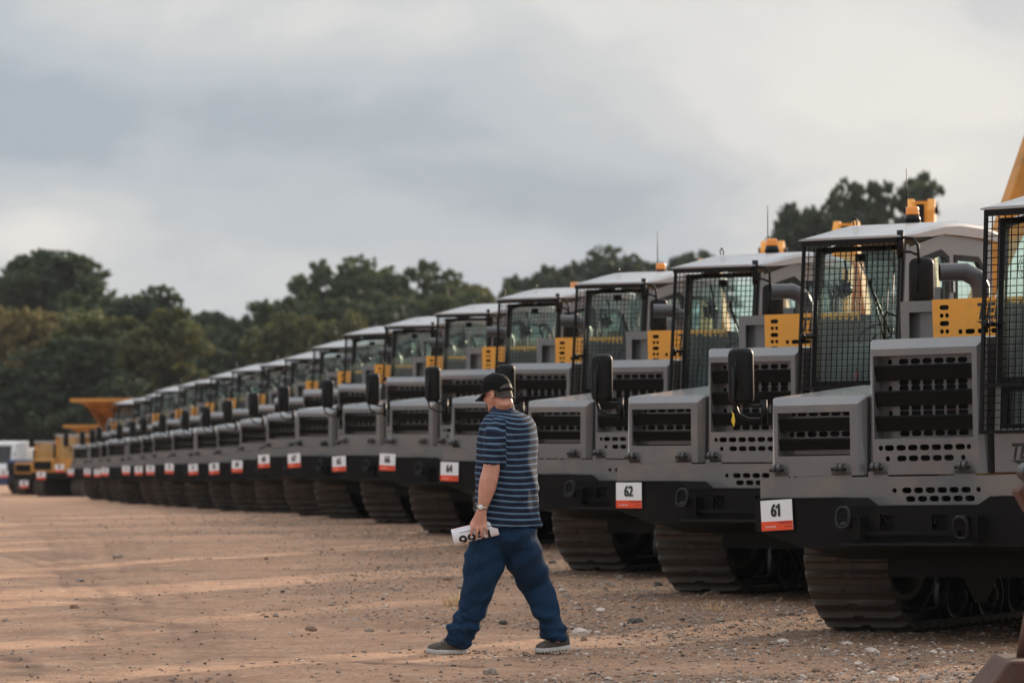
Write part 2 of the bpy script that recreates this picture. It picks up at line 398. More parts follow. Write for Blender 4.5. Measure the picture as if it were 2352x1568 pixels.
# loose stones: icosahedra with lumpy shapes, merged in one scatter
mat('stone_grey', (.26, .20, .16), .85, noise=(20, .35)); mat('stone_pale', (.50, .42, .35), .85, noise=(18, .2)); mat('stone_brown', (.23, .14, .09), .9, noise=(18, .3)); mat('stone_dark', (.05, .04, .035), .9, noise=(18, .3))
ico = bmesh.new(); bmesh.ops.create_icosphere(ico, subdivisions=1, radius=1); ico.verts.ensure_lookup_table()
IV = np.array([v.co[:] for v in ico.verts]); IF = np.array([[v.index for v in f.verts] for f in ico.faces])
big = bmesh.new(); bmesh.ops.create_icosphere(big, subdivisions=2, radius=1); big.verts.ensure_lookup_table()
BV = np.array([v.co[:] for v in big.verts]); BF = np.array([[v.index for v in f.verts] for f in big.faces])
def scatter(name, n, ylo, yhi, smin, smax, power, V, F, label=None, dens=None):
    y = ylo+(yhi-ylo)*NR.rand(n*4)**1.6
    half = y*.14
    x = -half+2*half*NR.rand(n*4)
    rm = rough_mask(x, y); keep = NR.rand(n*4) < (.045+.955*rm**1.6 if dens is None else dens)
    clump = vnoise(x, y, .9, 77); keep &= NR.rand(n*4) < .25+1.1*clump
    x, y = x[keep][:n], y[keep][:n]; n = len(x)
    s = smin+(smax-smin)*NR.rand(n)**power
    z = ground_z(x, y)
    ang = NR.rand(n)*6.283; c_, s_ = np.cos(ang), np.sin(ang)
    sc = np.stack([s*(.8+.6*NR.rand(n)), s*(.7+.5*NR.rand(n)), s*(.45+.35*NR.rand(n))], 1)
    lump = 1+(NR.rand(n, len(V))-.5)*.5
    P = V[None]*lump[:, :, None]*sc[:, None]
    X = P[:, :, 0]*c_[:, None]-P[:, :, 1]*s_[:, None]+x[:, None]; Y = P[:, :, 0]*s_[:, None]+P[:, :, 1]*c_[:, None]+y[:, None]; Z = P[:, :, 2]+(z+sc[:, 2]*.25)[:, None]
    co_ = np.stack([X, Y, Z], 2).reshape(-1, 3); q_ = (F[None]+(np.arange(n)*len(V))[:, None, None]).reshape(-1, 3)
    mi = np.repeat(NR.choice(4, n, p=[.38, .16, .38, .08]), len(F))
    o = np_mesh(name, co_, q_, ['stone_grey', 'stone_pale', 'stone_brown', 'stone_dark'], 3, False, mi)
    return o
g1 = scatter('gravel', 60000, 21.5, 70, .004, .017, 3.4, IV, IF); tag(g1, 'loose grey and brown gravel spread over the dirt', 'gravel', kind='stuff')
g2 = scatter('pebbles', 380, 21.5, 48, .018, .05, 2.6, BV, BF); tag(g2, 'larger stones strewn among the gravel by the machines', 'stones', kind='stuff')
mat('dry_grass', (.62, .42, .22), .8, noise=(10, .2))
def tuft(x, y, h, n, lab):
    m = MB(); z = float(ground_z(np.array([x]), np.array([y]))[0])
    for k in range(n):
        a = random.uniform(0, 6.28); r = random.uniform(0, .09); l_ = h*random.uniform(.4, 1.0); lean = random.uniform(.1, .8)
        p0 = Vector((r*math.cos(a)*1.6, r*math.sin(a), 0)); d = Vector((math.cos(a)*lean, math.sin(a)*lean, 1)).normalized()
        p1 = p0+d*l_*.6; p2 = p1+(d+Vector((math.cos(a), math.sin(a), -.4))*.5).normalized()*l_*.4; w = Vector((-math.sin(a), math.cos(a), 0))*.003
        m.faces([p0-w, p0+w, p1+w*.8, p1-w*.8, p2], [(0, 1, 2, 3), (3, 2, 4)], 'dry_grass')
    o = m.build('grass_tuft', loc=(x, y, z)); tag(o, lab, 'dry grass', 'dry grass tufts on the dirt')
tuft(-.43, 31.3, .16, 110, 'straw coloured grass tuft just left of the walking man'); 
tuft(1.62, 30.6, .10, 40, 'thin straw coloured grass tuft right of the walking man near the tracks')
# ------------------------------------------------------------------ one tracked carrier
# local axes: x across the front (seen left to right), y backwards, z up; front plate of the chassis at y = 0
W = 2.86
def slot(cx, cz, w=.079, h=.041, n=6):
    r = h/2; pts = []
    dx = max(0, w/2-r)
    for k in range(n+1):
        a = -math.pi/2+math.pi*k/n; pts.append((cx+dx+r*math.cos(a), cz+r*math.sin(a)))
    for k in range(n+1):
        a = math.pi/2+math.pi*k/n; pts.append((cx-dx+r*math.cos(a), cz+r*math.sin(a)))
    return pts if dx > 0 else pts[:n]+pts[n+1:-1]
def slot_row(x0, x1, z, pitch=.0945, w=.079, lead=True):
    """a row of slots, a round hole at either end"""
    out = []; n = max(1, int((x1-x0-.08)/pitch)); s = (x1-x0-n*pitch)/2
    if lead: out.append(slot(x0+.02, z, .038, .038)); out.append(slot(x1-.02, z, .038, .038))
    for k in range(n): out.append(slot(x0+s+pitch*(k+.5), z, w))
    return out
def rect(x0, x1, z0, z1): return [(x0, z0), (x1, z0), (x1, z1), (x0, z1)]

def hood(name, root, x0, x1, z0, z1, zb, depth, op, c=.062, holes=()):
    """sheet metal cover: front plate with an opening, chamfered edges, sides and a top rising to zb"""
    m = MB(); cs = .045
    m.plate(rect(x0+cs, x1-cs, z0, z1-c), [rect(*op)]+list(holes), 0, .012, 'grey_paint')
    f = [(x0+cs, 0, z0), (x0+cs, 0, z1-c), (x1-cs, 0, z1-c), (x1-cs, 0, z0)]
    g = [(x0, cs, z0), (x0, c, z1-cs*.3), (x0+.02, c, z1), (x1-.02, c, z1), (x1, c, z1-cs*.3), (x1, cs, z0)]
    h = [(x0, depth, z0), (x0, depth, zb-.02), (x0+.02, depth, zb), (x1-.02, depth, zb), (x1, depth, zb-.02), (x1, depth, z0)]
    vs = f+g+h
    fs = [(0, 1, 5, 4), (1, 6, 5), (1, 2, 7, 6), (2, 8, 7), (2, 3, 9, 8)]
    for i in range(5): fs.append((4+i, 5+i, 11+i, 10+i))
    fs.append((10, 11, 12, 13, 14, 15))
    m.faces(vs, fs, 'grey_paint')
    # reveal round the opening
    ox0, ox1, oz0, oz1 = op; d = .18
    m.faces([(ox0, .012, oz0), (ox1, .012, oz0), (ox1, .012, oz1), (ox0, .012, oz1), (ox0, d, oz0), (ox1, d, oz0), (ox1, d, oz1), (ox0, d, oz1)],
            [(0, 1, 5, 4), (1, 2, 6, 5), (2, 3, 7, 6), (3, 0, 4, 7)], 'grey_paint')
    return m.build(name, root)

def make_track(m, x0, x1):
    """closed chain of grouser plates round a rounded outline"""
    pts = []
    # outline in (y, z): front idler large, slight rise at both ends
    def arc(cy, cz, r, a0, a1, n):
        for k in range(n): a = a0+(a1-a0)*k/(n-1); pts.append((cy+r*math.cos(a), cz+r*math.sin(a)))
    arc(1.02, .56, .56, R(250), R(90), 16)
    arc(4.55, .56, .50, R(90), R(-70), 16)
    P = [Vector((0, p[0], p[1])) for p in pts]
    # resample at the shoe pitch
    segs = []; L = 0
    for i in range(len(P)):
        d = (P[(i+1) % len(P)]-P[i]).length; segs.append((L, d)); L += d
    n = int(round(L/.118)); step = L/n
    def at(s):
        s %= L
        for i, (a, d) in enumerate(segs):
            if s <= a+d+1e-9: return P[i].lerp(P[(i+1) % len(P)], (s-a)/d)
        return P[0]
    cen = Vector((0, 2.8, .5))
    for k in range(n):
        a = at(k*step); b = at((k+1.0)*step)
        t = (b-a).normalized(); nrm = Vector((0, t.z, -t.y))
        if nrm.dot((a+b)/2-cen) < 0: nrm = -nrm
        # plate with one raised grouser bar
        Lp = (b-a).length
        prof = [(0, -.03), (0, .0), (.38, .006), (.56, .034), (.80, .040), (.86, .006), (.93, -.004), (.93, -.03)]
        rs = []
        for (x, w) in ((x0, 0), (x0+.03, 1), ((x0+x1)/2-.055, 1), ((x0+x1)/2-.03, .25), ((x0+x1)/2+.03, .25), ((x0+x1)/2+.055, 1), (x1-.06, 1), (x1, .1)):
            rs.append([a+t*(Lp*q[0])+nrm*(q[1] if q[1] < .02 else .012+(q[1]-.012)*w)+Vector((x, 0, 0)) for q in prof])
        m.rings(rs, 'track_steel', True, False)
    # chain rail inside
    rs = []
    inner = [cen+(p-cen)*1.0 for p in P]
    for i, p in enumerate(P):
        t = (P[(i+1) % len(P)]-P[i-1]).normalized(); nrm = Vector((0, t.z, -t.y))
        if nrm.dot(p-cen) < 0: nrm = -nrm
        q0, q1 = p-nrm*.02, p-nrm*.10
        xm = (x0+x1)/2
        rs.append([q0+Vector((xm-.12, 0, 0)), q0+Vector((xm+.12, 0, 0)), q1+Vector((xm+.12, 0, 0)), q1+Vector((xm-.12, 0, 0))])
    rs.append(rs[0]); m.rings(rs, 'dark_steel', False, False)

def make_carrier():
    root = empty('tracked_carrier')
    # --- chassis
    m = MB()
    hl = slot_row(1.09, 1.80, 1.035)+slot_row(1.11, 1.84, .975, lead=False)
    out = [(0, .80), (W, .80), (W, 1.134)]
    for (a, b) in ((1.59, 1.76), (.90, 1.06), (.60, .76), (.09, .24)):
        out += [(b, 1.134), (b, 1.172), (a, 1.172), (a, 1.134)]
    out += [(0, 1.134)]
    m.plate(out, hl, 0, .02, 'grey_paint')
    m.box(0, .02, .02, 1.9, .80, 1.134, 'grey_paint'); m.box(W-.02, W, .02, 1.9, .80, 1.134, 'grey_paint')
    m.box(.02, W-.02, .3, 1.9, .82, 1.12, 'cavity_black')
    m.box(.9, 2.0, .25, 5.0, .42, .82, 'black_paint')          # hull between the tracks
    m.box(.02, W-.02, 1.9, 5.1, .98, 1.12, 'black_paint')      # rear deck
    m.build('chassis', root)
    # --- covers
    lo = hood('engine_cover', root, .08, .865, 1.146, 1.715, 1.82, 1.3, (.155, .755, 1.29, 1.60))
    m = MB(); m.plate(rect(.155, .755, 1.30, 1.615), slot_row(.20, .76, 1.595)+slot_row(.185, .75, 1.445), .115, .004, 'grey_paint')
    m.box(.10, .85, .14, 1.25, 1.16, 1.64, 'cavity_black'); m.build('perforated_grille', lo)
    for zt, zb in ((1.558, 1.47), (1.412, 1.335)):
        m = MB(); m.prism([(.012, zt-.01), (.026, zt+.003), (.052, zt-.002), (.050, zb), (.030, zb-.003)], .157, .753, 'louver_black', axis='x'); m.build('louver', lo)
    m = MB(); m.lathe([(.032, 0), (.034, .012), (.018, .016), (.018, .02)], 'yellow_paint', (.80, .95, 1.803), 16); m.cyl((.79, .95, 1.815), (.79, .95, 1.85), .012, 'black_frame', 8)
    m.cyl((.81, .95, 1.815), (.81, .95, 1.842), .010, 'black_frame', 8); m.build('filler_cap', lo)
    hi = hood('radiator_cover', root, .895, 1.83, 1.146, 2.105, 2.12, 1.2, (.955, 1.745, 1.40, 1.985), c=.072,
              holes=slot_row(.985, 1.73, 1.335)+slot_row(1.04, 1.685, 1.26))
    m = MB()
    hh = []
    for z in (1.945, 1.797, 1.757, 1.617, 1.580, 1.437): hh += slot_row(1.0, 1.735, z, lead=(z in (1.945, 1.757, 1.58)))
    m.plate(rect(.955, 1.745, 1.40, 1.985), hh, .125, .004, 'grey_paint')
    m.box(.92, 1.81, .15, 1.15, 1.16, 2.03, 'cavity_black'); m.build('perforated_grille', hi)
    for zt, zb in ((1.915, 1.812), (1.735, 1.632), (1.560, 1.457)):
        m = MB(); m.prism([(.012, zt-.01), (.026, zt+.003), (.058, zt-.002), (.056, zb), (.034, zb-.003)], .957, 1.743, 'louver_black', axis='x'); m.build('louver', hi)
    for hx, par in ((.165, lo), (.68, lo), (.98, hi), (1.675, hi)):
        m = MB()
        m.lathe([(.008, -.026), (.030, -.026), (.031, -.022), (.031, -.006), (.030, 0), (.008, 0)], 'exhaust_steel', (hx-.005, -.035, 1.205), 18, axis='x')
        m.lathe([(.008, .008), (.030, .008), (.031, .012), (.031, .028), (.030, .034), (.008, .034)], 'exhaust_steel', (hx, -.035, 1.205), 18, axis='x')
        m.cyl((hx-.06, -.035, 1.19), (hx+.055, -.035, 1.19), .012, 'black_frame', 10)
        m.prism([(hx-.04, 1.172), (hx+.05, 1.172), (hx+.045, 1.215), (hx-.035, 1.215)], -.03, .0, 'grey_paint')
        m.build('hinge', par)
    # --- bumper
    m = MB()
    xl, xr = .53, W-.53
    zt, zc, zb = .985, .925, .645
    front = [(xl, zb), (xr, zb), (xr, zt), (2.03, zt), (1.93, zc), (.93, zc), (.84, zt), (xl, zt)]
    def xrect(a, b): return rect(a, b, .758, .868)
    m.plate(front, [xrect(1.165, 1.285), xrect(1.58, 1.70)], -.31, .016, 'black_paint')
    for a, b in ((1.165, 1.285), (1.58, 1.70)):
        m.box(a-.01, b+.01, -.24, -.23, .74, .88, 'cavity_black')
        for s in (1, -1):
            p0 = (a, -.292, .758 if s > 0 else .868); p1 = (b, -.292, .868 if s > 0 else .758); m.tube([p0, p1], .005, 'black_paint', 6)
    for sx in (0, 1):     # swept corners
        q = (lambda x: x) if sx == 0 else (lambda x: W-x)
        v = [(q(xl), -.31, zb), (q(.10), -.24, .765), (q(.10), -.24, zt), (q(xl), -.31, zt), (q(0), .0, .80), (q(0), .0, zt)]
        m.faces(v, [(0, 3, 2, 1), (1, 2, 5, 4)], 'black_paint')
        v = [(q(xl), -.31, zb), (q(.10), -.24, .765), (q(0), .0, .80), (q(xl), .0, zb+.02)]
        m.faces(v, [(0, 1, 2, 3)], 'black_paint')
    m.faces([(xl, -.31, zb), (xr, -.31, zb), (xr, .30, zb-.10), (xl, .30, zb-.10)], [(0, 1, 2, 3)], 'black_paint')
    # anti-slip decks on top: saw-tooth strips
    def deck(poly, z):
        m.prism(poly, z-.012, z, 'black_paint', axis='z')
    deck([(xl, -.31), (.84, -.31), (.90, .0), (0, 0), (.10, -.24)], zt+.002)
    deck([(W-xl, -.31), (W, .0), (1.96, 0), (2.03, -.31), (2.04, -.31)][::-1], zt+.002) if False else deck([(2.03, -.31), (W-xl, -.31), (W-.10, -.24), (W, 0), (1.96, 0)], zt+.002)
    m.faces([(.84, -.31, zt), (.90, 0, zt), (.99, 0, zc), (.93, -.31, zc)], [(0, 1, 2, 3)], 'black_paint')
    m.faces([(2.03, -.31, zt), (1.96, 0, zt), (1.87, 0, zc), (1.93, -.31, zc)], [(3, 2, 1, 0)], 'black_paint')
    deck([(.93, -.31), (1.93, -.31), (1.87, 0), (.99, 0)], zc+.002)
    for (a, b, z, ya, yb) in ((.53, .85, zt, -.31, -.31), (.10, .53, zt, -.24, -.31), (.93, 1.93, zc, -.31, -.31), (2.03, W-.53, zt, -.31, -.31), (W-.53, W-.10, zt, -.31, -.24)):
        n = int((b-a)/.022)
        for row in range(3):
            for k in range(n):
                f = (k+.5*(row % 2))/n; x = a+(b-a)*f; y = ya+(yb-ya)*f+.02+.07*row
                m.faces([(x, y, z), (x+.009, y, z+.011), (x+.018, y, z), (x+.009, y+.012, z)], [(0, 1, 2), (1, 3, 2), (0, 3, 1)], 'dark_steel')
    # lower lip and bar
    m.prism([(.86, -.31), (1.97, -.31), (1.93, -.40), (1.55, -.415), (1.30, -.40), (.90, -.41)], .655, .672, 'dark_steel', axis='z')
    m.box(1.02, 1.80, -.36, -.31, .725, .757, 'black_paint')
    bmp = m.build('bumper', root)
    for rx, hang in ((.955, 0), (1.885, 1)):
        m = MB()
        m.box(rx+.035, rx+.115, -.42, -.31, .70, .86, 'black_paint', bev=.008)
        m.box(rx-.045, rx+.045, -.44, -.31, .775 if not hang else .80, .84 if not hang else .865, 'black_paint', bev=.012)
        m.cyl((rx-.032, -.445, .80 if not hang else .835), (rx+.032, -.445, .80 if not hang else .835), .028, 'dark_steel', 14)
        cz = .85 if not hang else .775
        pts = []
        for k in range(28):
            a = 2*math.pi*k/28
            pts.append((rx+.052*math.copysign(abs(math.cos(a))**.8, math.cos(a)), -.455-.012*math.sin(a)*(1 if hang else -1), cz+.072*math.copysign(abs(math.sin(a))**.8, math.sin(a))))
        pts.append(pts[0]); pts.append(pts[1])
        m.tube(pts, .0135, 'dark_steel', 9, cap=False)
        m.build('tow_ring', bmp)
    # --- running gear
    for x0, x1, s in ((.08, .78, 1), (W-.78, W-.08, -1)):
        m = MB(); make_track(m, x0, x1); tr = m.build('track', root)
        xi = x1 if s > 0 else x0      # inner side
        xm = (x0+x1)/2
        for wy, wr, wz in [(1.02, .43, .56), (4.55, .38, .56)]+[(1.75+.48*k, .21, .235) for k in range(6)]:
            m = MB()
            for side in (-1, 1):
                c = xm+side*.17
                m.lathe([(.02, -.05), (wr*.55, -.05), (wr*.6, -.02), (wr*.86, -.02), (wr*.9, -.05), (wr, -.05), (wr, .05), (wr*.9, .05), (wr*.86, .02), (wr*.6, .02), (wr*.55, .05), (.02, .05)], 'dark_steel', (c, wy, wz), 26, axis='x')
                m.lathe([(.02, 0), (.06, 0), (.06, side*.09), (.02, side*.10)], 'black_paint', (c, wy, wz), 14, axis='x')
            m.build('road_wheel' if wr < .3 else 'idler_wheel', tr)
        m = MB(); m.box(xm-.09, xm+.09, .95, 4.6, .42, .66, 'black_paint', bev=.02)
        for k in range(3): m.prism([(1.7+.96*k, .40), (1.9+.96*k, .18), (2.07+.96*k, .18), (2.3+.96*k, .40)], xm+s*.24, xm+s*.27, 'black_paint', axis='x')
        m.box(min(xi, xi+s*.3), max(xi, xi+s*.3), 1.2, 4.4, .50, .66, 'black_paint')
        m.build('track_frame', tr)
    # --- cab
    cx0, cx1 = 1.90, 2.77; fy = .02; by = 1.62
    m = MB()
    # floor and lower front panel with logo
    m.box(cx0, cx1+.05, fy, fy+.03, 1.15, 1.43, 'grey_paint', bev=.006)
    m.box(cx0, cx1+.05, fy+.03, by, 1.15, 1.45, 'grey_paint')
    m.text('TERRAMAC', .15, fy-.002, 2.02, 1.29, 'decal_black', .0006, sx=.8, bold=.004, shear=.25, align='LEFT')
    m.faces([(2.03, fy-.003, 1.235), (2.16, fy-.003, 1.235), (2.16, fy-.003, 1.20), (2.09, fy-.003, 1.205)], [(0, 3, 2, 1)], 'decal_black')
    # front frame: pillars lean back a little towards the top
    def fyz(z): return fy+.13*(z-1.43)/1.5
    m.plate(rect(cx0, cx1, 1.43, 2.93), [rect(cx0+.045, cx1-.045, 1.80, 2.91), rect(cx0+.075, cx1-.075, 1.47, 1.735)], 0, .05, 'grey_paint',
            M=Matrix.Translation((0, fy, 1.43)) @ Matrix.Rotation(-math.atan(.087), 4, 'X') @ Matrix.Translation((0, 0, -1.43)))
    # rear frame
    m.plate(rect(cx0, cx1, 1.45, 3.0), [rect(cx0+.05, cx1-.05, 1.95, 2.93)], by-.05, .05, 'grey_paint')
    # side walls (y-z), window openings
    Mside = Matrix(((0, 1, 0, 0), (1, 0, 0, 0), (0, 0, 1, 0), (0, 0, 0, 1)))
    for xs in (cx0, cx1-.045):
        out = [(fyz(1.45)+.03, 1.45), (by-.05, 1.45), (by-.05, 3.02), (.80, 3.04), (fyz(2.93)+.04, 2.90)]
        zs = 2.335 if xs == cx0 else 1.62; big_ = xs == cx0
        w1 = [(.20, zs), (.82, zs), (.82, 2.83), (.72, 2.87), (.30, 2.77), (.24, 2.72)]
        w2 = [(.98, max(zs, 1.75)), (1.48, max(zs, 1.75)), (1.48, 2.72), (1.36, 2.84), (.98, 2.84)]
        if big_: w1, w2 = [(.16, 2.335), (1.49, 2.335), (1.50, 2.95), (1.36, 2.97), (.80, 2.98), (.22, 2.86)], None
        m.plate(out, [w1, w2] if w2 else [w1], xs, .045, 'grey_paint', M=Mside)
    cab = m.build('cab', root)
    # door seals / black window trims
    m = MB()
    m.plate([(.17, 1.58), (.85, 1.58), (.86, 2.85), (.73, 2.905), (.28, 2.80), (.20, 2.74)], [[(.22, 1.64), (.80, 1.64), (.80, 2.82), (.71, 2.85), (.31, 2.755), (.255, 2.70)]], cx1, .008, 'black_frame', M=Mside)
    m.plate([(.95, 1.72), (1.51, 1.72), (1.51, 2.74), (1.37, 2.87), (.95, 2.87)], [[(1.0, 1.77), (1.46, 1.77), (1.46, 2.71), (1.35, 2.82), (1.0, 2.82)]], cx1, .008, 'black_frame', M=Mside)
    m.box(cx1+.002, cx1+.03, .885, .915, 2.55, 2.70, 'chrome', bev=.006)
    m.build('window_trim', cab)
    tilt = Matrix.Translation((0, fy, 1.43)) @ Matrix.Rotation(-math.atan(.087), 4, 'X') @ Matrix.Translation((0, 0, -1.43))
    m = MB(); m.plate(rect(cx0+.015, cx1-.015, 1.77, 2.925), [rect(cx0+.055, cx1-.055, 1.81, 2.885)], -.008, .006, 'black_frame', M=tilt)
    m.plate(rect(cx0+.05, cx1-.05, 1.455, 1.75), [[(cx0+.10, 1.50), (cx0+.12, 1.48), (cx1-.12, 1.48), (cx1-.10, 1.50), (cx1-.10, 1.70), (cx1-.12, 1.72), (cx0+.12, 1.72), (cx0+.10, 1.70)]], -.008, .006, 'black_frame', M=tilt)
    m.build('windscreen_frame', cab)
    def pane(v, nm):
        m = MB(); m.faces(v, [(0, 1, 2, 3)], 'cab_glass'); return m.build(nm, cab)
    pane([(cx0+.05, fyz(1.78)+.02, 1.78), (cx1-.05, fyz(1.78)+.02, 1.78), (cx1-.05, fyz(2.91)+.02, 2.91), (cx0+.05, fyz(2.91)+.02, 2.91)], 'windscreen')
    pane([(cx0+.05, fy+.025, 1.46), (cx1-.05, fy+.025, 1.46), (cx1-.05, fyz(1.74)+.02, 1.74), (cx0+.05, fyz(1.74)+.02, 1.74)], 'lower_window')
    pane([(cx0+.07, by-.02, 1.93), (cx1-.07, by-.02, 1.93), (cx1-.07, by-.02, 2.94), (cx0+.06, by-.02, 2.94)], 'rear_window')
    for xs in (cx0+.02, cx1-.02):
        m = MB(); m.faces([(xs, .19, 1.6), (xs, .83, 1.6), (xs, .83, 2.86), (xs, .73, 2.88), (xs, .22, 2.76)], [(0, 1, 2, 3, 4)], 'cab_glass')
        m.faces([(xs, .97, 1.73), (xs, 1.49, 1.73), (xs, 1.49, 2.74), (xs, 1.36, 2.86), (xs, .97, 2.86)], [(0, 1, 2, 3, 4)], 'cab_glass'); m.build('side_window', cab)
    # roof: curved cap rising from a low front lip
    m = MB(); rs = []
    prof = [(-.06, 2.972, 2.990), (.0, 2.975, 3.002), (.25, 2.985, 3.050), (.5, 3.0, 3.10), (.72, 3.03, 3.135), (1.0, 3.03, 3.155), (1.4, 3.02, 3.145), (1.70, 3.0, 3.10)]
    for (y, zb_, zt_) in prof:
        a, b = cx0-.035, cx1+.05; e = .06
        q1, q2 = min(.045, (zt_-zb_)*.6), min(.018, (zt_-zb_)*.25)
        rs.append([(a, y, zb_), (a, y, zt_-q1), (a+.02, y, zt_-q2), (a+e, y, zt_), (b-e, y, zt_), (b-.02, y, zt_-q2), (b, y, zt_-q1), (b, y, zb_)])
    m.rings(rs, 'roof_paint', True, False); rf = m.build('roof', cab, autosmooth=25)
    m = MB(); m.box(cx0-.01, cx1+.02, -.05, .02, 2.93, 2.970, 'black_frame'); m.box(cx0+.02, cx1-.02, .16, 1.5, 2.975, 2.99, 'interior_grey')
    for x in (2.02, 2.68): m.lathe([(.0, 0), (.015, .0), (.016, .03), (.0, .03)], 'rubber', (x, -.0, 2.895), 10, axis='y')
    m.build('roof_lining', cab)
    m = MB(); bx, byy, bz = 2.36, .98, 3.155
    m.lathe([(.0, 0), (.072, 0), (.070, .03), (.058, .065), (.0, .065)], 'black_frame', (bx, byy, bz), 20)
    bc = m.build('beacon', rf)
    m = MB(); m.lathe([(.0, .065), (.056, .065), (.058, .08), (.054, .085), (.058, .10), (.054, .108), (.055, .125), (.045, .137), (.0, .140)], 'amber', (bx, byy, bz), 20); m.build('beacon_lens', bc)
    m = MB(); m.tube([(bx-.08, byy+.05, 3.15), (bx-.08, byy+.05, 3.25)], .008, 'black_frame', 6); m.tube([(bx-.08, byy+.05, 3.25), (bx-.083, byy+.05, 3.62)], [.0055, .0035], 'black_frame', 6); m.build('antenna', rf)
    m = MB(); m.tube([(2.0, .62, 3.13), (1.99, .62, 3.17), (2.01, .62, 3.195), (2.03, .62, 3.17), (2.03, .62, 3.13)], .006, 'dark_steel', 6); m.build('lifting_eye', rf)
    # screen guard in front
    gx0, gx1 = 1.855, 2.775; gb, gm, gt = 1.43, 1.755, 2.955
    def gy(z): return -.085+.135*(z-gb)/(gt-gb)
    m = MB()
    def bar(p, q, w=.017): m.tube([p, q], w, 'black_frame', 4, smooth=False)
    for x in (gx0, gx1): bar((x, gy(gb), gb-.01), (x, gy(gt), gt+.01))
    for z in (gb, gm, gt): bar((gx0, gy(z), z), (gx1, gy(z), z))
    n = 18
    for k in range(1, n):
        x = gx0+(gx1-gx0)*k/n; m.tube([(x, gy(gb)-.004, gb), (x, gy(gt)-.004, gt)], .0045, 'black_frame', 4)
    z = gb+.05
    while z < gt-.02:
        m.tube([(gx0, gy(z)+.002, z), (gx1, gy(z)+.002, z)], .0045, 'black_frame', 4); z += .0505
    for z in (2.18,):
        m.tube([(gx0, gy(z), z), (gx0+.05, gy(z)+.06, z), (gx0+.09, gy(z)+.10, z)], .016, 'black_frame', 8)
        m.tube([(gx0+.02, gy(z), z-.03), (gx0+.02, gy(z), z+.03)], .02, 'black_frame', 8)
    m.tube([(gx1-.10, gy(1.9)-.01, 1.82), (gx1-.09, gy(1.9)-.03, 2.33), (gx1-.07, gy(2.0)-.03, 2.36), (gx1, gy(2.0), 2.33)], .009, 'black_frame', 8)
    m.build('screen_guard', cab)
    m = MB()     # rear guard mesh
    for k in range(13):
        x = cx0+.07+(cx1-cx0-.14)*k/12; m.tube([(x, by+.03, 1.9), (x, by+.03, 2.86)], .0027, 'black_frame', 4)
    for k in range(14):
        z = 1.9+.96*k/13; m.tube([(cx0+.05, by+.03, z), (cx1-.05, by+.03, z)], .0027, 'black_frame', 4)
    m.build('rear_guard', cab)
    m = MB()
    a = Vector((2.33, fyz(2.82)-.03, 2.83)); b = Vector((2.45, fyz(2.6)-.035, 2.62)); c = Vector((2.66, fyz(2.2)-.03, 2.20))
    m.tube([a, b], .007, 'chrome', 6); m.tube([b, c], .011, 'black_frame', 6); m.tube([b+Vector((.01, 0, .02)), Vector((2.6, fyz(2.15)-.012, 2.13))], .007, 'black_frame', 4)
    m.box(2.30, 2.37, fyz(2.83)-.02, fyz(2.83)+.03, 2.80, 2.86, 'black_frame'); m.build('wiper', cab)
    # interior
    m = MB()
    m.box(2.12, 2.58, .75, 1.25, 1.75, 1.87, 'seat_fabric', bev=.04); m.box(2.14, 2.56, 1.18, 1.32, 1.85, 2.42, 'seat_fabric', bev=.05); m.box(2.22, 2.48, 1.22, 1.31, 2.44, 2.62, 'seat_fabric', bev=.04)
    m.box(2.2, 2.5, .8, 1.2, 1.45, 1.75, 'black_frame'); m.build('seat', cab)
    m = MB(); m.prism([(.18, 1.45), (.50, 1.45), (.48, 2.0), (.38, 2.14), (.28, 2.1), (.2, 1.9)], 1.98, 2.56, 'interior_grey', axis='x', bev=.02)
    m.box(1.96, 2.1, .5, 1.2, 1.45, 1.98, 'interior_grey', bev=.02); m.box(2.60, 2.70, .5, 1.2, 1.45, 1.98, 'interior_grey', bev=.02)
    m.tube([(2.02, .6, 1.98), (2.02, .56, 2.12)], .015, 'black_frame', 8); m.tube([(2.65, .6, 1.98), (2.65, .56, 2.12)], .015, 'black_frame', 8)
    m.cyl((2.3, .35, 2.1), (2.3, .45, 2.2), .02, 'black_frame', 8)
    pts = [(2.3+.15*math.cos(t_), .45+.1*math.sin(t_), 2.2+.09*math.sin(t_)) for t_ in [2*math.pi*k/20 for k in range(21)]]
    m.tube(pts, .013, 'black_frame', 6, cap=False)
    m.build('console', cab)
    m = MB(); m.cyl((2.28, .17, 1.80), (2.28, .17, 1.90), .018, 'red_paint', 12); m.cyl((2.28, .17, 1.90), (2.28, .17, 1.915), .008, 'black_frame', 8); m.build('fire_extinguisher', cab)
    m = MB(); fx, fyy, fz = 2.10, .24, 2.58
    for rr in (.03, .055, .08, .10):
        m.tube([(fx+rr*math.cos(t_), fyy-.03+.25*rr, fz+rr*math.sin(t_)) for t_ in [2*math.pi*k/24 for k in range(25)]], .0022, 'black_frame', 4, cap=False)
    for k in range(14):
        t_ = 2*math.pi*k/14; m.tube([(fx, fyy-.03, fz), (fx+.10*math.cos(t_), fyy, fz+.10*math.sin(t_))], .0018, 'black_frame', 4)
    for k in range(5):
        t_ = 2*math.pi*k/5; m.faces([(fx, fyy+.02, fz), (fx+.085*math.cos(t_), fyy+.01, fz+.085*math.sin(t_)), (fx+.085*math.cos(t_+.9), fyy+.04, fz+.085*math.sin(t_+.9))], [(0, 1, 2)], 'black_frame')
    m.cyl((fx, fyy+.02, fz), (fx, fyy+.10, fz), .045, 'black_frame', 12); m.tube([(fx, fyy+.07, fz), (fx, fyy+.09, fz+.14), (fx, fyy+.05, fz+.24)], .01, 'black_frame', 6); m.build('cab_fan', cab)
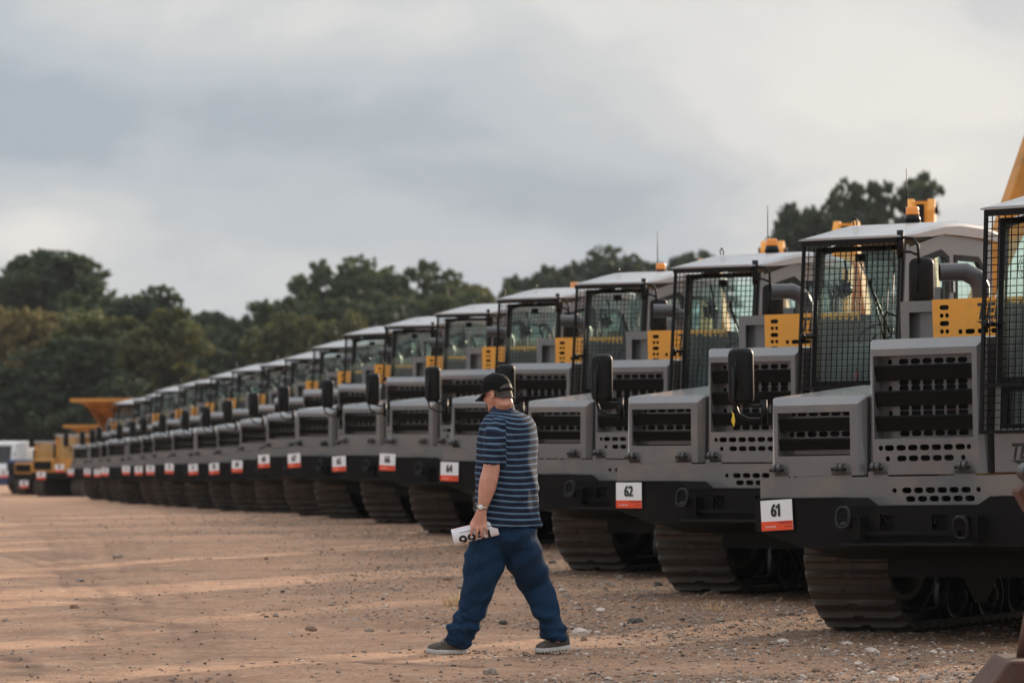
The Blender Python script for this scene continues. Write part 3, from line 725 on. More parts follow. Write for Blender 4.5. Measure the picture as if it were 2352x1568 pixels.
    # mirrors
    def mirror(par, cx, cy, cz, w, h, arms):
        m = MB()
        for pts, r in arms: m.tube(pts, r, 'black_frame', 8)
        ar = m.build('mirror_arm', par)
        m = MB(); rs = []; rc = .055
        for yy, k in ((-.042, .70), (-.036, .84), (-.020, .95), (.005, 1.0), (.026, 1.0), (.031, .96)):
            ring = []
            for q in range(4):
                sx, sz = ((1, 1), (-1, 1), (-1, -1), (1, -1))[q]
                for j in range(6):
                    a = math.pi/2*q+math.pi/2*j/5
                    ring.append((cx+k*(sx*(w/2-rc))+rc*k*math.cos(a), cy+yy, cz+(k*.25+.75)*(sz*(h/2-rc))+rc*k*math.sin(a)))
            rs.append(ring)
        m.rings(rs, 'rubber', True, True)
        m.tube([(cx-.01, cy-.042, cz+h*.28), (cx-.01, cy-.045, cz-h*.25)], .010, 'black_frame', 6)
        m.faces([(cx-w*.44, cy+.0315, cz-h*.45), (cx+w*.44, cy+.0315, cz-h*.45), (cx+w*.44, cy+.0315, cz+h*.45), (cx-w*.44, cy+.0315, cz+h*.45)], [(0, 3, 2, 1)], 'chrome')
        mm = m.build('mirror', ar)
    mirror(cab, 2.98, .02, 2.62, .21, .36, [([(2.80, .0, 2.80), (2.80, .0, 3.03)], .03), ([(2.80, -.02, 2.97), (2.93, -.02, 2.96), (2.975, -.02, 2.90), (2.98, -.02, 2.75)], .012), ([(2.80, -.02, 2.85), (2.90, -.02, 2.85), (2.975, -.02, 2.82)], .011)])
    mirror(lo, -.115, -.06, 1.875, .195, .41, [([(.055, -.02, 1.52), (.055, -.02, 1.70)], .024), ([(.055, -.03, 1.66), (-.02, -.05, 1.655), (-.10, -.08, 1.69), (-.13, -.10, 1.73)], .012), ([(.055, -.03, 1.56), (-.05, -.06, 1.56), (-.12, -.09, 1.60), (-.145, -.11, 1.70), (-.14, -.11, 1.95)], .012)])
    # --- air box with yellow side panel, exhaust
    m = MB()
    m.plate(rect(.66, .95, 1.9, 2.41), [rect(.73, .92, 1.98, 2.33)], .92, .01, 'grey_paint'); m.box(.665, 1.85, 1.0, 1.6, 1.8, 2.40, 'grey_paint'); m.box(.66, .68, .93, 1.0, 1.9, 2.41, 'grey_paint'); m.box(.66, .95, .93, 1.0, 2.40, 2.412, 'grey_paint')
    ab = m.build('air_box', root)
    m = MB(); hl = []
    for k in range(6):
        z = 2.355-.058*k
        if k % 2 == 0: hl.append(slot(1.035, z, .08, .036))
        else: hl += [slot(1.013, z, .034, .034), slot(1.057, z, .034, .034)]
    for x, w in ((1.165, .034), (1.245, .08), (1.35, .09), (1.46, .09), (1.57, .09), (1.68, .09)): hl.append(slot(x, 2.175, w, .036))
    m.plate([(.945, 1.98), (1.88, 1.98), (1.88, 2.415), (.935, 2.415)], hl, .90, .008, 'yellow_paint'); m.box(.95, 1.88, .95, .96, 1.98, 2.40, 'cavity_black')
    m.text('TERRAMAC', .165, .8985, 1.29, 2.31, 'decal_black', .0006, sx=.8, bold=.004, shear=.25, align='LEFT')
    m.faces([(1.30, .8975, 2.245), (1.44, .8975, 2.245), (1.44, .8975, 2.208), (1.37, .8975, 2.21)], [(0, 3, 2, 1)], 'decal_black')
    m.build('perforated_panel', ab)
    m = MB(); m.tube([(1.22, 1.12, 2.35), (1.22, 1.12, 2.50), (1.195, 1.10, 2.57), (1.13, 1.05, 2.615), (.98, .94, 2.615)], [.066]*5, 'exhaust_steel', 24, cap=False)
    m.tube([(1.22, 1.12, 2.35), (1.22, 1.12, 2.50), (1.195, 1.10, 2.57), (1.13, 1.05, 2.615), (.98, .94, 2.615)], [.062]*5, 'cavity_black', 24, cap=False)
    m.build('exhaust_stack', root)
    # --- yellow dump bed behind the cab
    m = MB(); y0, y1 = 1.95, 5.1
    m.box(.1, W-.1, y0, y0+.04, 1.2, 2.05, 'yellow_paint'); m.box(.06, W-.06, y0-.05, y0+.06, 2.05, 2.13, 'yellow_paint', bev=.01)
    for x in (.1, W-.14): m.box(x, x+.04, y0+.04, y1, 1.2, 1.75, 'yellow_paint'); m.box(x-.03, x+.07, y0+.04, y1, 1.75, 1.83, 'yellow_paint', bev=.01)
    for x in (.5, 1.0, 1.5, 2.0, 2.4): m.box(x, x+.07, y0-.05, y0, 1.2, 2.05, 'yellow_paint')
    m.box(.1, W-.1, y0, y1, 1.14, 1.2, 'yellow_paint')
    m.build('dump_bed', root)
    return root

# lot signs: number card with a red band
def make_sign(num, w=.279, h=.216):
    root = MB(); root.plate(rect(-w/2, w/2, -h/2, h/2), [], 0, .003, 'sign_white')
    root.plate(rect(-w/2, w/2, -h/2, -h/2+.066), [], -.0015, .001, 'sign_red')
    o = root.build('lot_sign')
    m = MB()
    for k, dx in enumerate((-.0055, -.002, .002, .0055)): m.text(str(num), .125, -.0022-.0004*k, dx, .030, 'decal_black', .0003, sx=.76, bold=.0012)
    if num == 61: m.faces([(.012, -.004, .074), (.012, -.004, .052), (-.004, -.004, .045), (-.004, -.004, .060)], [(0, 3, 2, 1)], 'decal_black')
    m.build('number', o)
    m = MB(); m.text('RITCHIE BROS', .019, -.0035, -.105, -.082, 'sign_white', .0002, sx=.8, align='LEFT')
    m.build('wordmark', o); m = MB()
    for z, a, b in ((-.052, .0, .13), (-.062, .02, .13), (-.086, .07, .13)):
        x = a
        while x < b:
            l_ = random.uniform(.006, .018); m.faces([(x, -.0035, z), (min(b, x+l_), -.0035, z), (min(b, x+l_), -.0035, z+.0045), (x, -.0035, z+.0045)], [(0, 1, 2, 3)], 'decal_black'); x += l_+.004
    m.build('small_print', o)
    return o
# ------------------------------------------------------------------ the row of carriers
YAW = R(-35.5)
# where the top front corner of each cab stands in the photograph's angles, and its distance ratio
ROW = [(2277, 1.00), (1848, 1.195), (1548, 1.39), (1320, 1.62), (1145, 1.82), (1002, 2.03), (882, 2.20), (797, 2.38), (721, 2.58), (654, 2.77),
       (598, 2.92), (533, 3.09), (482, 3.27), (447, 3.45), (414, 3.62), (359, 3.80), (334, 4.0), (306, 4.2), (262, 4.45)]
NUMS = [61, 62, 63, 64, 66, 65, 67, 68, 69, 70, 71, 72, 73, 74, 75, 76, 77, 78, 79]
ORD = 'nearest second third fourth fifth sixth seventh eighth ninth tenth eleventh twelfth thirteenth fourteenth fifteenth sixteenth seventeenth eighteenth nineteenth'.split()
JIT = [0, .4, -.3, .2, .6, -.7, .3, -.4, .5, 0, .7, -.6, .3, -.2, .4, .5, -.5, .2, 0]
proto = make_carrier(); kids = kid_map()
CARR = []; SIGNS = [make_sign(n) for n in NUMS]
cl = Vector((1.865, .0, 0))
for i, (px, r) in enumerate(ROW):
    o = proto if i == 0 else copy_tree(proto, None, kids)
    d = 26.65*r; X = (px-1176)/FPX*d
    yaw = YAW+R(JIT[i]-.4*min(i, 5))
    off = Matrix.Rotation(yaw, 3, 'Z') @ cl
    o.location = (X-off.x, d-off.y, gz(d+1.2)-.01)
    o.rotation_euler = (0, R([-1.0, -.4, 0, .2, -.2, .1, .3][i % 7] if i else -1.0), yaw)
    where = 'nearest, cut by the right edge' if i == 0 else ('%s from the right end of the row' % ORD[i])
    if i == 2: where = 'third from right, partly behind the walking man'
    tag(o, ('grey tracked carrier %s' % where) if i not in (0, 1, 3, 4, 5, 6, 7) else 'grey tracked carrier with lot %d, %s' % (NUMS[i], where), 'tracked carrier', 'grey tracked carriers parked side by side')
    CARR.append(o)
    if i >= 3:      # not every beacon and aerial stands at the same height
        for c1 in [c for c in bpy.data.objects if c.parent == o and c.name.startswith('cab')]:
            for c2 in [c for c in bpy.data.objects if c.parent == c1 and c.name.startswith('roof')]:
                for c3 in [c for c in bpy.data.objects if c.parent == c2]:
                    if c3.name.startswith('beacon'): c3.location.z = -.045 if i == 3 else -.075 - .03*(i % 2)
                    if c3.name.startswith('antenna'): c3.location.z = -.12*((i*7) % 3)
    if i == 2: SG = None
    s = SIGNS[i]
    k = .5 if i % 2 else -.5
    dz = [0, 0, .02, .0, .06, .0, .05, .05, .0, 0, 0, .02, 0, 0, .02, 0, -.02, 0, 0][i]
    loc = Vector((.322, -.306, .872+dz))
    M = o.matrix_basis if hasattr(o, 'matrix_basis') else None
    s.matrix_world = Matrix.Translation(o.location) @ o.rotation_euler.to_matrix().to_4x4() @ Matrix.Translation(loc) @ Matrix.Rotation(-.10, 4, 'Z') @ Matrix.Rotation(R([-2.5, 0, 2, 1, 2, -3, -4, -2, 1, -4, -3, 2, 1, -2, 2, 3, -3, 2, 0][i]), 4, 'Y')
    s.location = s.location
    tag(s, ('white and red lot card reading %d on a carrier bumper' % NUMS[i]) if i in (0, 1, 3, 4, 5, 6, 7) else
        'lot card on the bumper of the carrier %s' % ('partly behind the walking man' if i == 2 else where), 'sign', 'lot number cards on the bumpers')
# ------------------------------------------------------------------ the walking man
mat('skin', (.55, .27, .19), .5, noise=(25, .10), spec=.35); MAT['skin'].node_tree.nodes['Principled BSDF'].inputs['Subsurface Weight'].default_value = .0
mat('hair', (.05, .034, .026), .7, noise=(150, .5)); mat('cap_black', (.0035, .0035, .004), .8, spec=.15, noise=(60, .2))
mat('lens_dark', (.008, .006, .006), .15); mat('navy_collar', (.012, .022, .05), .85)
mat('denim', (.0055, .024, .058), .85, spec=.2, noise=(7, .3), bump=(260, .25, .002), dirt=((.008, .042, .085), 3.2, .50, .85))
mat('denim_thread', (.03, .065, .11), .85)
mat('suede', (.085, .066, .054), .9, noise=(30, .25)); mat('sole', (.50, .47, .43), .8, noise=(20, .15)); mat('lace', (.35, .33, .31), .85)
mat('paper', (.80, .80, .84), .6); mat('steel_band', (.42, .38, .32), .3, metal=.9)
def shirt_mat():
    m = bpy.data.materials.new('striped_knit'); m.use_nodes = True; MAT['striped_knit'] = m
    n, l = m.node_tree.nodes, m.node_tree.links; p = n['Principled BSDF']; p.inputs['Roughness'].default_value = .85; p.inputs['Specular IOR Level'].default_value = .25
    p.inputs['Sheen Weight'].default_value = 0
    at = n.new('ShaderNodeAttribute'); at.attribute_name = 'stripe'
    fr = n.new('ShaderNodeMath'); fr.operation = 'FRACT'; l.new(at.outputs['Fac'], fr.inputs[0])
    r = n.new('ShaderNodeValToRGB'); r.color_ramp.interpolation = 'LINEAR'; l.new(fr.outputs[0], r.inputs[0]); c = r.color_ramp
    navy, teal, pale = (.006, .010, .024, 1), (.008, .022, .052, 1), (.155, .245, .33, 1)
    c.elements[0].position = 0; c.elements[0].color = navy; c.elements[1].position = 1; c.elements[1].color = navy
    for pos, col in ((.30, navy), (.33, teal), (.52, teal), (.55, pale), (.60, pale), (.63, (.045, .10, .19, 1)), (.68, (.045, .10, .19, 1)), (.71, pale), (.755, pale), (.79, navy)):
        e = c.elements.new(pos); e.color = col
    l.new(r.outputs[0], p.inputs['Base Color'])
shirt_mat()
PS = 347.0; PD = 25.4
def pp(xd, yd, y=0.): return Vector(((xd-1176)/PS, y, (1503-yd)/PS))
def ellipse(c, u, v, n=24, pw=1.0):
    out = []
    for k in range(n):
        a = 2*math.pi*k/n; ca, sa = math.cos(a), math.sin(a)
        out.append(c+u*math.copysign(abs(ca)**pw, ca)+v*math.copysign(abs(sa)**pw, sa))
    return out
def limb(m, pts, mat_, n=18):
    """pts: (center, half width across the view, half depth)"""
    cs = [Vector(p[0]) for p in pts]; rs = []
    for i, p in enumerate(pts):
        d = (cs[min(i+1, len(cs)-1)]-cs[max(i-1, 0)]).normalized()
        v = (Vector((0, 1, 0))-d*d.y).normalized(); u = v.cross(d).normalized()
        rs.append(ellipse(cs[i], u*p[1], v*p[2], n))
    # rounded ends
    m.rings(rs, mat_, True, True)
def ball(m, c, r, mat_, M=None, seg=16):
    t = bmesh.new(); bmesh.ops.create_uvsphere(t, u_segments=seg, v_segments=seg//2+2, radius=1)
    for v in t.verts: v.co = Vector((v.co.x*r[0], v.co.y*r[1], v.co.z*r[2]))
    m.absorb(t, mat_, Matrix.Translation(c) @ (M if M else Matrix()), True)
def verts_np(me):
    c = np.empty(len(me.vertices)*3, dtype=np.float32); n = np.empty_like(c)
    me.vertices.foreach_get('co', c); me.vertex_normals.foreach_get('vector', n)
    return c.reshape(-1, 3), n.reshape(-1, 3)
def fuse(m, name, parent, voxel, smooth=3, warp=None):
    """one continuous surface out of overlapping closed shapes"""
    o = m.build(name, parent)
    md = o.modifiers.new('r', 'REMESH'); md.mode = 'VOXEL'; md.voxel_size = voxel; md.use_smooth_shade = True
    if smooth:
        sm = o.modifiers.new('s', 'SMOOTH'); sm.factor = .5; sm.iterations = smooth
    dg = bpy.context.evaluated_depsgraph_get(); me = bpy.data.meshes.new_from_object(o.evaluated_get(dg))
    o.modifiers.clear(); old = o.data; mats_ = list(old.materials); o.data = me; bpy.data.meshes.remove(old); me.name = name
    me.materials.clear()
    for x in mats_: me.materials.append(x)
    if warp:
        C_, N_ = verts_np(me)
        for i in range(len(C_)): C_[i] += N_[i]*warp(Vector(C_[i]), Vector(N_[i]))
        me.vertices.foreach_set('co', C_.ravel())
    for p in me.polygons: p.use_smooth = True; p.material_index = 0
    me.update(); return o

man = empty('person', (0, PD, 0)); tag(man, 'man in black cap, navy striped polo shirt and blue jeans walking left across the dirt', 'person')
# head frame: forward is local -x
HM = Matrix.Translation(pp(1141, 906, -.02)) @ Matrix.Rotation(R(-36), 4, 'Z') @ Matrix.Rotation(R(-17), 4, 'Y')
def hp(x, y, z): return HM @ Vector((x, y, z))
m = MB()
HR = HM.to_3x3().to_4x4()
def hball(x, y, z, r, rot=None): ball(m, hp(x, y, z), r, 'skin', HR @ rot if rot else HR, 20)
hball(.008, 0, .030, (.096, .076, .088)); hball(-.030, 0, -.025, (.062, .060, .075)); hball(-.045, 0, -.070, (.044, .046, .040)); hball(.0, 0, -.03, (.075, .068, .07))
hball(-.078, 0, -.092, (.020, .022, .018)); hball(-.088, 0, .018, (.016, .045, .013)); hball(-.070, .030, -.018, (.025, .022, .022)); hball(-.070, -.030, -.018, (.025, .022, .022))
m.rings([[hp(*q) for q in r_] for r_ in (
    [(-.085, -.008, .012), (-.085, .008, .012), (-.094, .006, .014), (-.094, -.006, .014)],
    [(-.080, -.014, -.025), (-.080, .014, -.025), (-.112, .009, -.022), (-.112, -.009, -.022)],
    [(-.080, -.017, -.038), (-.080, .017, -.038), (-.106, .012, -.036), (-.106, -.012, -.036)])], 'skin')
hball(-.090, 0, -.054, (.012, .022, .006)); hball(-.088, 0, -.066, (.012, .020, .006))
for s in (-1, 1):
    for k in range(9):
        a = R(-100+k*32); hball(.012+.016*math.cos(a), s*.079, -.008+.028*math.sin(a), (.007, .008, .008))
    hball(.010, s*.076, -.008, (.014, .006, .022))
hb = pp(1158, 962, 0.0)
limb(m, [(hp(.030, 0, -.03), .062, .060), (hp(.040, 0, -.075), .060, .060), (pp(1152, 948, 0), .066, .062), (pp(1160, 972, .0), .085, .085)], 'skin')
# trunk under the clothes
F = Vector((-.77, .64, 0)); Lt = Vector((-.64, -.77, 0)); UP = Vector((0, 0, 1))
def trunk(m, spec, mat_, n=28):
    m.rings([ellipse(Vector(c), Lt*a, F*b, n, .9) for c, a, b in spec], mat_)
trunk(m, [(pp(1160, 968), .10, .08), (pp(1163, 985), .19, .12), (pp(1164, 1040), .19, .14), (pp(1164, 1120), .17, .15), (pp(1166, 1200), .16, .14), (pp(1163, 1248), .12, .11)], 'skin')
# near (left) arm
limb(m, [(pp(1136, 985, -.16), .045, .045), (pp(1134, 1010, -.19), .045, .045), (pp(1131, 1055, -.235), .052, .050), (pp(1129, 1080, -.235), .056, .052), (pp(1123, 1105, -.235), .060, .055),
         (pp(1119, 1125, -.235), .057, .051), (pp(1113, 1150, -.235), .043, .038), (pp(1109, 1168, -.235), .032, .025), (pp(1106, 1180, -.235), .036, .024), (pp(1103, 1195, -.232), .048, .020), (pp(1101, 1210, -.228), .050, .019), (pp(1101, 1216, -.226), .040, .015)], 'skin')
for (kx, ky, tx, ty, rad) in ((1086, 1209, 1083, 1231, .0105), (1096, 1213, 1096.5, 1237, .0110), (1107, 1213, 1108.5, 1235, .0108), (1116, 1209, 1119, 1228, .0095)):
    a, b = pp(kx, ky, -.240), pp(tx, ty, -.232)
    limb(m, [(a+Vector((0, .012, .02)), rad*1.2, rad*1.1), (a+Vector((0, -.004, 0)), rad*1.12, rad*1.1), (a.lerp(b, .4)+Vector((0, -.012, 0)), rad, rad), (a.lerp(b, .75)+Vector((0, -.006, 0)), rad*.95, rad*.9), (b, rad*.75, rad*.7)], 'skin', 12)
limb(m, [(pp(1092, 1192, -.225), .014, .014), (pp(1085, 1203, -.205), .014, .014), (pp(1083, 1214, -.165), .012, .012), (pp(1086, 1222, -.145), .009, .009)], 'skin', 12)
# far (right) arm, hidden by the body, reaching forward
limb(m, [(pp(1205, 985, .16), .05, .05), (pp(1196, 1045, .24), .047, .047), (pp(1180, 1090, .28), .045, .045), (pp(1150, 1120, .33), .038, .036), (pp(1128, 1135, .36), .03, .024), (pp(1112, 1142, .37), .042, .016)], 'skin')
for k in range(4):
    a = pp(1114, 1138+6*k, .36+.006*k); b = a+Vector((-.05, .02, -.03)); limb(m, [(a, .009, .009), (a.lerp(b, .6)+Vector((0, 0, .004)), .0085, .0085), (b+Vector((.004, 0, -.006)), .007, .007)], 'skin', 10)
limb(m, [(pp(1118, 1134, .345), .010, .010), (pp(1108, 1130, .33), .009, .009), (pp(1102, 1130, .325), .007, .007)], 'skin', 10)
# legs under the jeans
limb(m, [(pp(1124, 1252, -.06), .08, .08), (pp(1105, 1345, -.06), .065, .07), (pp(1083, 1400, -.05), .055, .055), (pp(1060, 1470, -.03), .04, .04), (pp(1055, 1490, -.03), .035, .035)], 'skin')
limb(m, [(pp(1194, 1252, .04), .08, .08), (pp(1222, 1345, .06), .065, .07), (pp(1248, 1400, .05), .055, .055), (pp(1279, 1470, .02), .04, .04), (pp(1284, 1485, .02), .035, .035)], 'skin')
body = fuse(m, 'body', man, .0048, 3)

# hair: back and sides below the cap
m = MB()
def hair_shell(grow):
    rs = []
    for k in range(9):
        z = -.062+.014*k; ring = []
        for j in range(22):
            a = R(-112+224*j/21)      # from ear to ear round the back
            w = .086-.0*(z) if z > -.02 else .080-(.02-z-.04)*.25
            lo = 0 if abs(a) < R(75) or z > -.02 else -.012
            ze = z+.055*max(0, (abs(a)-R(40))/R(72))**1.3*(1-(z+.062)/.112)
            ring.append(hp(.010+(.094+grow+lo)*math.cos(a), (.073+grow+lo*.6)*math.sin(a), ze))
        rs.append(ring)
    return rs
o_ = hair_shell(.004); i_ = hair_shell(-.012)
for k in range(8):
    pass
m.rings(o_, 'hair', False, True, closed=False); m.rings(i_, 'hair', False, True, closed=False)
m.rings([o_[0], i_[0]], 'hair', False, True, closed=False)
m.build('hair', body)
m = MB()
ball(m, hp(-.094, 0, -.078), (.008, .020, .016), 'hair', HR); ball(m, hp(-.090, -.018, -.064), (.006, .006, .016), 'hair', HR); m.build('goatee', body)
# cap
m = MB(); rs = []
for (f, h) in ((1.0, .012), (1.0, .03), (.985, .055), (.93, .080), (.80, .103), (.58, .120), (.30, .130), (.06, .133)):
    rs.append([hp(.006+(.103*f+.002)*math.cos(t_)+(.004 if math.cos(t_) > 0 else -.004), .0865*f*math.sin(t_), h+.012*(1-math.cos(t_))*.5*0-(.020*f*max(0, math.cos(t_)))) for t_ in [2*math.pi*k/36 for k in range(36)]])
m.rings(rs, 'cap_black', False, True)
m.faces([p for p in rs[-1]], [tuple(range(36))], 'cap_black')
ball(m, hp(.004, 0, .134), (.008, .008, .004), 'cap_black', HR, 10)
cap = m.build('cap', man)
m = MB(); rs = []
for k in range(11):
    a = R(-62+124*k/10); e0 = (.006-.104*math.cos(a), .086*math.sin(a)); L_ = .080*max(0, math.cos(a))**.55
    q = []
    for f, dz in ((0, .016), (.5, .014-.012*abs(math.sin(a))), (1, .004-.026*abs(math.sin(a))**1.5)):
        q.append((e0[0]-L_*f, e0[1]*(1-.12*f), dz))
    ring = [hp(*p) for p in q]+[hp(p[0], p[1], p[2]-.005) for p in q[::-1]]
    rs.append(ring)
m.rings(rs, 'cap_black', True, True); m.build('brim', cap)
m = MB()      # opening at the back with the strap under it: the hair shows in the arch
pts = [hp(.006+(.1075)*math.cos(a), .0895*math.sin(a), -.004+.042*max(0, math.cos(a*1.75))**.5+.01*0) for a in [R(-50+100*k/16) for k in range(17)]]
rs = []
for k in range(17):
    a = R(-48+96*k/16); top = .036*math.sqrt(max(0, 1-(a/R(48))**2))
    rs.append([hp(.006+.1095*math.cos(a), .0905*math.sin(a), .004), hp(.006+.1085*math.cos(a), .0900*math.sin(a), .004+top*.6), hp(.006+.1045*math.cos(a), .0880*math.sin(a), .004+top)])
m.rings(rs, 'hair', False, True, closed=False); m.build('back_opening', cap)
m = MB()
m.rings([[hp(.006+rr*math.cos(a), rr*.82*math.sin(a), z) for rr, z in ((.1095, -.012), (.1115, -.012), (.1115, .003), (.1095, .003))] for a in [R(-60+120*k/14) for k in range(15)]], 'cap_black', True, True); m.build('strap', cap)
# sunglasses
m = MB()
for s in (-1, 1):
    rs = []
    for k in range(7):
        a = R(10+58*k/6)
        rs.append([hp(-.012-.094*math.cos(a), s*.078*math.sin(a), z) for z in (-.014, .006, .014)])
    m.rings(rs, 'lens_dark', False, True, closed=False)
    m.tube([hp(-.052, s*.075, .010), hp(-.03, s*.083, .010), hp(.012, s*.085, .006)], .0028, 'lens_dark', 6)
m.tube([hp(-.105, -.02, .012), hp(-.108, 0, .012), hp(-.105, .02, .012)], .003, 'lens_dark', 6)
m.build('sunglasses', man)
# shirt
m = MB()
trunk(m, [(pp(1157, 944, .0), .072, .07), (pp(1162, 952, .0), .130, .09), (pp(1167, 960), .190, .112), (pp(1167, 978), .230, .136), (pp(1166, 1015), .243, .158), (pp(1164, 1050), .232, .168), (pp(1163, 1090), .225, .178),
          (pp(1163, 1130), .222, .184), (pp(1165, 1170), .225, .185), (pp(1168, 1200), .235, .186), (pp(1169, 1212), .238, .186)], 'striped_knit', 36)
limb(m, [(pp(1146, 974, -.11), .045, .06), (pp(1138, 986, -.150), .062, .068), (pp(1133, 1008, -.190), .072, .072), (pp(1132, 1035, -.225), .066, .065), (pp(1130, 1067, -.235), .063, .062), (pp(1130, 1069, -.235), .060, .060)], 'striped_knit')
limb(m, [(pp(1188, 970, .10), .05, .06), (pp(1200, 985, .16), .066, .07), (pp(1202, 1010, .20), .068, .068), (pp(1197, 1050, .25), .063, .062), (pp(1194, 1066, .27), .06, .06)], 'striped_knit')
def shirt_warp(c, n_):
    x, y, z = c; back = max(0, n_.x*.77-n_.y*.64)
    w = .0035*math.sin(x*70+z*9+2*math.sin(z*11))*min(1, max(0, (1.52-z)*4))
    w += .006*math.sin((z*.9+x*1.5)*26+1.5*math.sin(z*13+x*8))*max(0, min(1, (1.22-z)*3))*.6
    if y < -.16 and z > 1.2: w = .0035*math.sin(z*60+x*40)+.002*math.sin(x*90+z*20)
    def fold(u, sharp=3): return (1-abs(math.sin(u)))**sharp
    wob = .7*math.sin(x*12+z*6)+.5*math.sin(z*15+y*9)
    w += .006*fold(x*21+z*3.5+wob*1.3, 4)*max(0, min(1, (1.50-z)*5))*max(0, min(1, (z-.90)*8))
    w += .005*fold(z*17-x*19+wob*1.8, 3)*max(0, min(1, (1.15-z)*6))
    # diagonal pulls from the waist
    w += .007*math.exp(-((z-(1.03+.55*(x-.05)))/.028)**2)*(1 if x > -.05 else 0)*back
    w -= .006*math.exp(-((z-(.985+.55*(x-.05)))/.02)**2)*(1 if x > -.05 else 0)*back
    w -= .012*math.exp(-((x-.035)/.03)**2)*back*max(0, min(1, (1.5-z)*3))*max(0, min(1, (z-1.1)*5))
    return w
shirt = fuse(m, 'polo_shirt', man, .0075, 4, shirt_warp)
at = shirt.data.attributes.new('stripe', 'FLOAT', 'POINT')
vals = []
SC_, SN_ = verts_np(shirt.data)
for (x, y, z), nrm_ in zip(SC_.tolist(), SN_.tolist()):
    arm = y < -.175 and x < -.04 and z > 1.24
    s = z+.10*(x)*(0 if arm else 1)*max(0, z-1.25)*2 + .006*math.sin(x*9+z*6)+(-.02*(x+.13)**2*30 if arm else 0)
    if not arm: s += .05*max(0, 1.35-z)*(x*.6)+.02*math.cos(x*7)*1
    w_ = max(0, min(1, (z-1.44)/.07)); r_ = math.hypot(x+.05, y); s += w_*(.10-.55*r_)
    vals.append(s/.0405+.35)
at.data.foreach_set('value', vals)
m = MB()
rs = []
for (h, f, dn) in ((0, 1.0, 0), (.030, .90, .0), (.036, .88, 0), (.036, .82, 0)):
    ring = []
    for k in range(28):
        a = 2*math.pi*k/28; fwd = math.cos(a); c = pp(1154, 947, .0)
        q = c+F*(fwd*.088*f+.004)+Lt*(math.sin(a)*.088*f)+UP*(h*(1.15 if fwd < 0 else .9)-.030*max(0, fwd)+.004+.006*max(0, -fwd))
        ring.append(q)
    rs.append(ring)
m.rings([[p+(p-pp(1154, 947, .0)).normalized()*.012-UP*.012 for p in rs[0]]]+rs, 'navy_collar', False, True); m.build('collar', shirt)
# jeans
m = MB()
HF = Vector((-.92, .39, 0)); HL = Vector((-.39, -.92, 0))
m.rings([ellipse(Vector(c), HL*a, HF*b, 28, .92) for c, a, b in [(pp(1165, 1202), .19, .16), (pp(1163, 1215), .195, .19), (pp(1158, 1245), .195, .235), (pp(1157, 1262), .155, .235), (pp(1158, 1276), .10, .18)]], 'denim')
limb(m, [(pp(1124, 1236, -.04), .13, .14), (pp(1113, 1293, -.07), .142, .115), (pp(1100, 1349, -.065), .119, .105), (pp(1087, 1391, -.055), .104, .095), (pp(1081, 1413, -.05), .096, .090), (pp(1070, 1432, -.045), .100, .092), (pp(1060, 1450, -.04), .098, .093),
         (pp(1055, 1468, -.035), .098, .095), (pp(1049, 1484, -.03), .080, .088)], 'denim', 24)
limb(m, [(pp(1190, 1222, .0), .13, .15), (pp(1197, 1258, .0), .128, .155), (pp(1206, 1290, .015), .134, .145), (pp(1219, 1318, .04), .124, .125), (pp(1232, 1349, .07), .115, .105), (pp(1249, 1391, .06), .099, .095), (pp(1263, 1425, .05), .088, .090), (pp(1270, 1445, .04), .090, .092), (pp(1280, 1462, .03), .074, .088), (pp(1283, 1477, .025), .068, .084)], 'denim', 24)
def jean_warp(c, n_):
    x, y, z = c; w = 0
    def fold(u, sharp=3): return (1-abs(math.sin(u)))**sharp
    wob = .6*math.sin(x*13+y*7)+.5*math.sin(z*9+y*11)
    w += .010*fold(z*20+x*13+wob*2.2, 2)*max(0, min(1, (.50-z)*4))-.004*fold(z*33-x*21+wob*3, 3)*max(0, min(1, (.6-z)*4))
    w += .008*fold(z*13-abs(x-.02)*17+wob*1.6, 3)*max(0, min(1, (z-.42)*4))*max(0, min(1, (.82-z)*6))
    w -= .006*fold(x*16+z*5+wob*1.2, 4)*max(0, min(1, (.75-z)*4))
    w += .005*math.sin(z*55+x*35+2*math.sin(x*15))*max(0, min(1, (.42-z)*5))
    w += .0055*math.sin(z*38-x*22+2*math.sin(z*9))*math.exp(-((z-.52)/.16)**2)
    w += .007*math.sin((z-.6*abs(x))*42+1.5)*max(0, min(1, (z-.55)*5))*(1 if z < .8 else .3)
    w += .010*math.exp(-((z-.11)/.035)**2)*math.sin(x*60+y*30)*.8
    w += .006*math.exp(-((z-.17)/.02)**2)-.006*math.exp(-((z-.21)/.02)**2)
    return w*1.15-.005
jeans = fuse(m, 'jeans', man, .0078, 2, jean_warp)
m = MB()
pts = [(1108, 1232), (1100, 1265), (1090, 1300), (1080, 1330), (1067, 1365), (1058, 1400), (1053, 1430), (1049, 1450)]
seam = []
from mathutils.bvhtree import BVHTree
bt = BVHTree.FromPolygons([v.co[:] for v in jeans.data.vertices], [p.vertices[:] for p in jeans.data.polygons])
def stick(xd, yd, off=.001):
    p = pp(xd, yd, -1); h = bt.ray_cast(p, Vector((0, 1, 0)))
    return h[0]+Vector((0, -off, 0)) if h[0] else None
for a, b in zip(pts[:-1], pts[1:]):
    for k in range(5):
        q = stick(a[0]+(b[0]-a[0])*k/5, a[1]+(b[1]-a[1])*k/5)
        if q: seam.append(q)
m.tube(seam, .0016, 'denim_thread', 4)
m.build('side_seam', jeans)
m = MB()
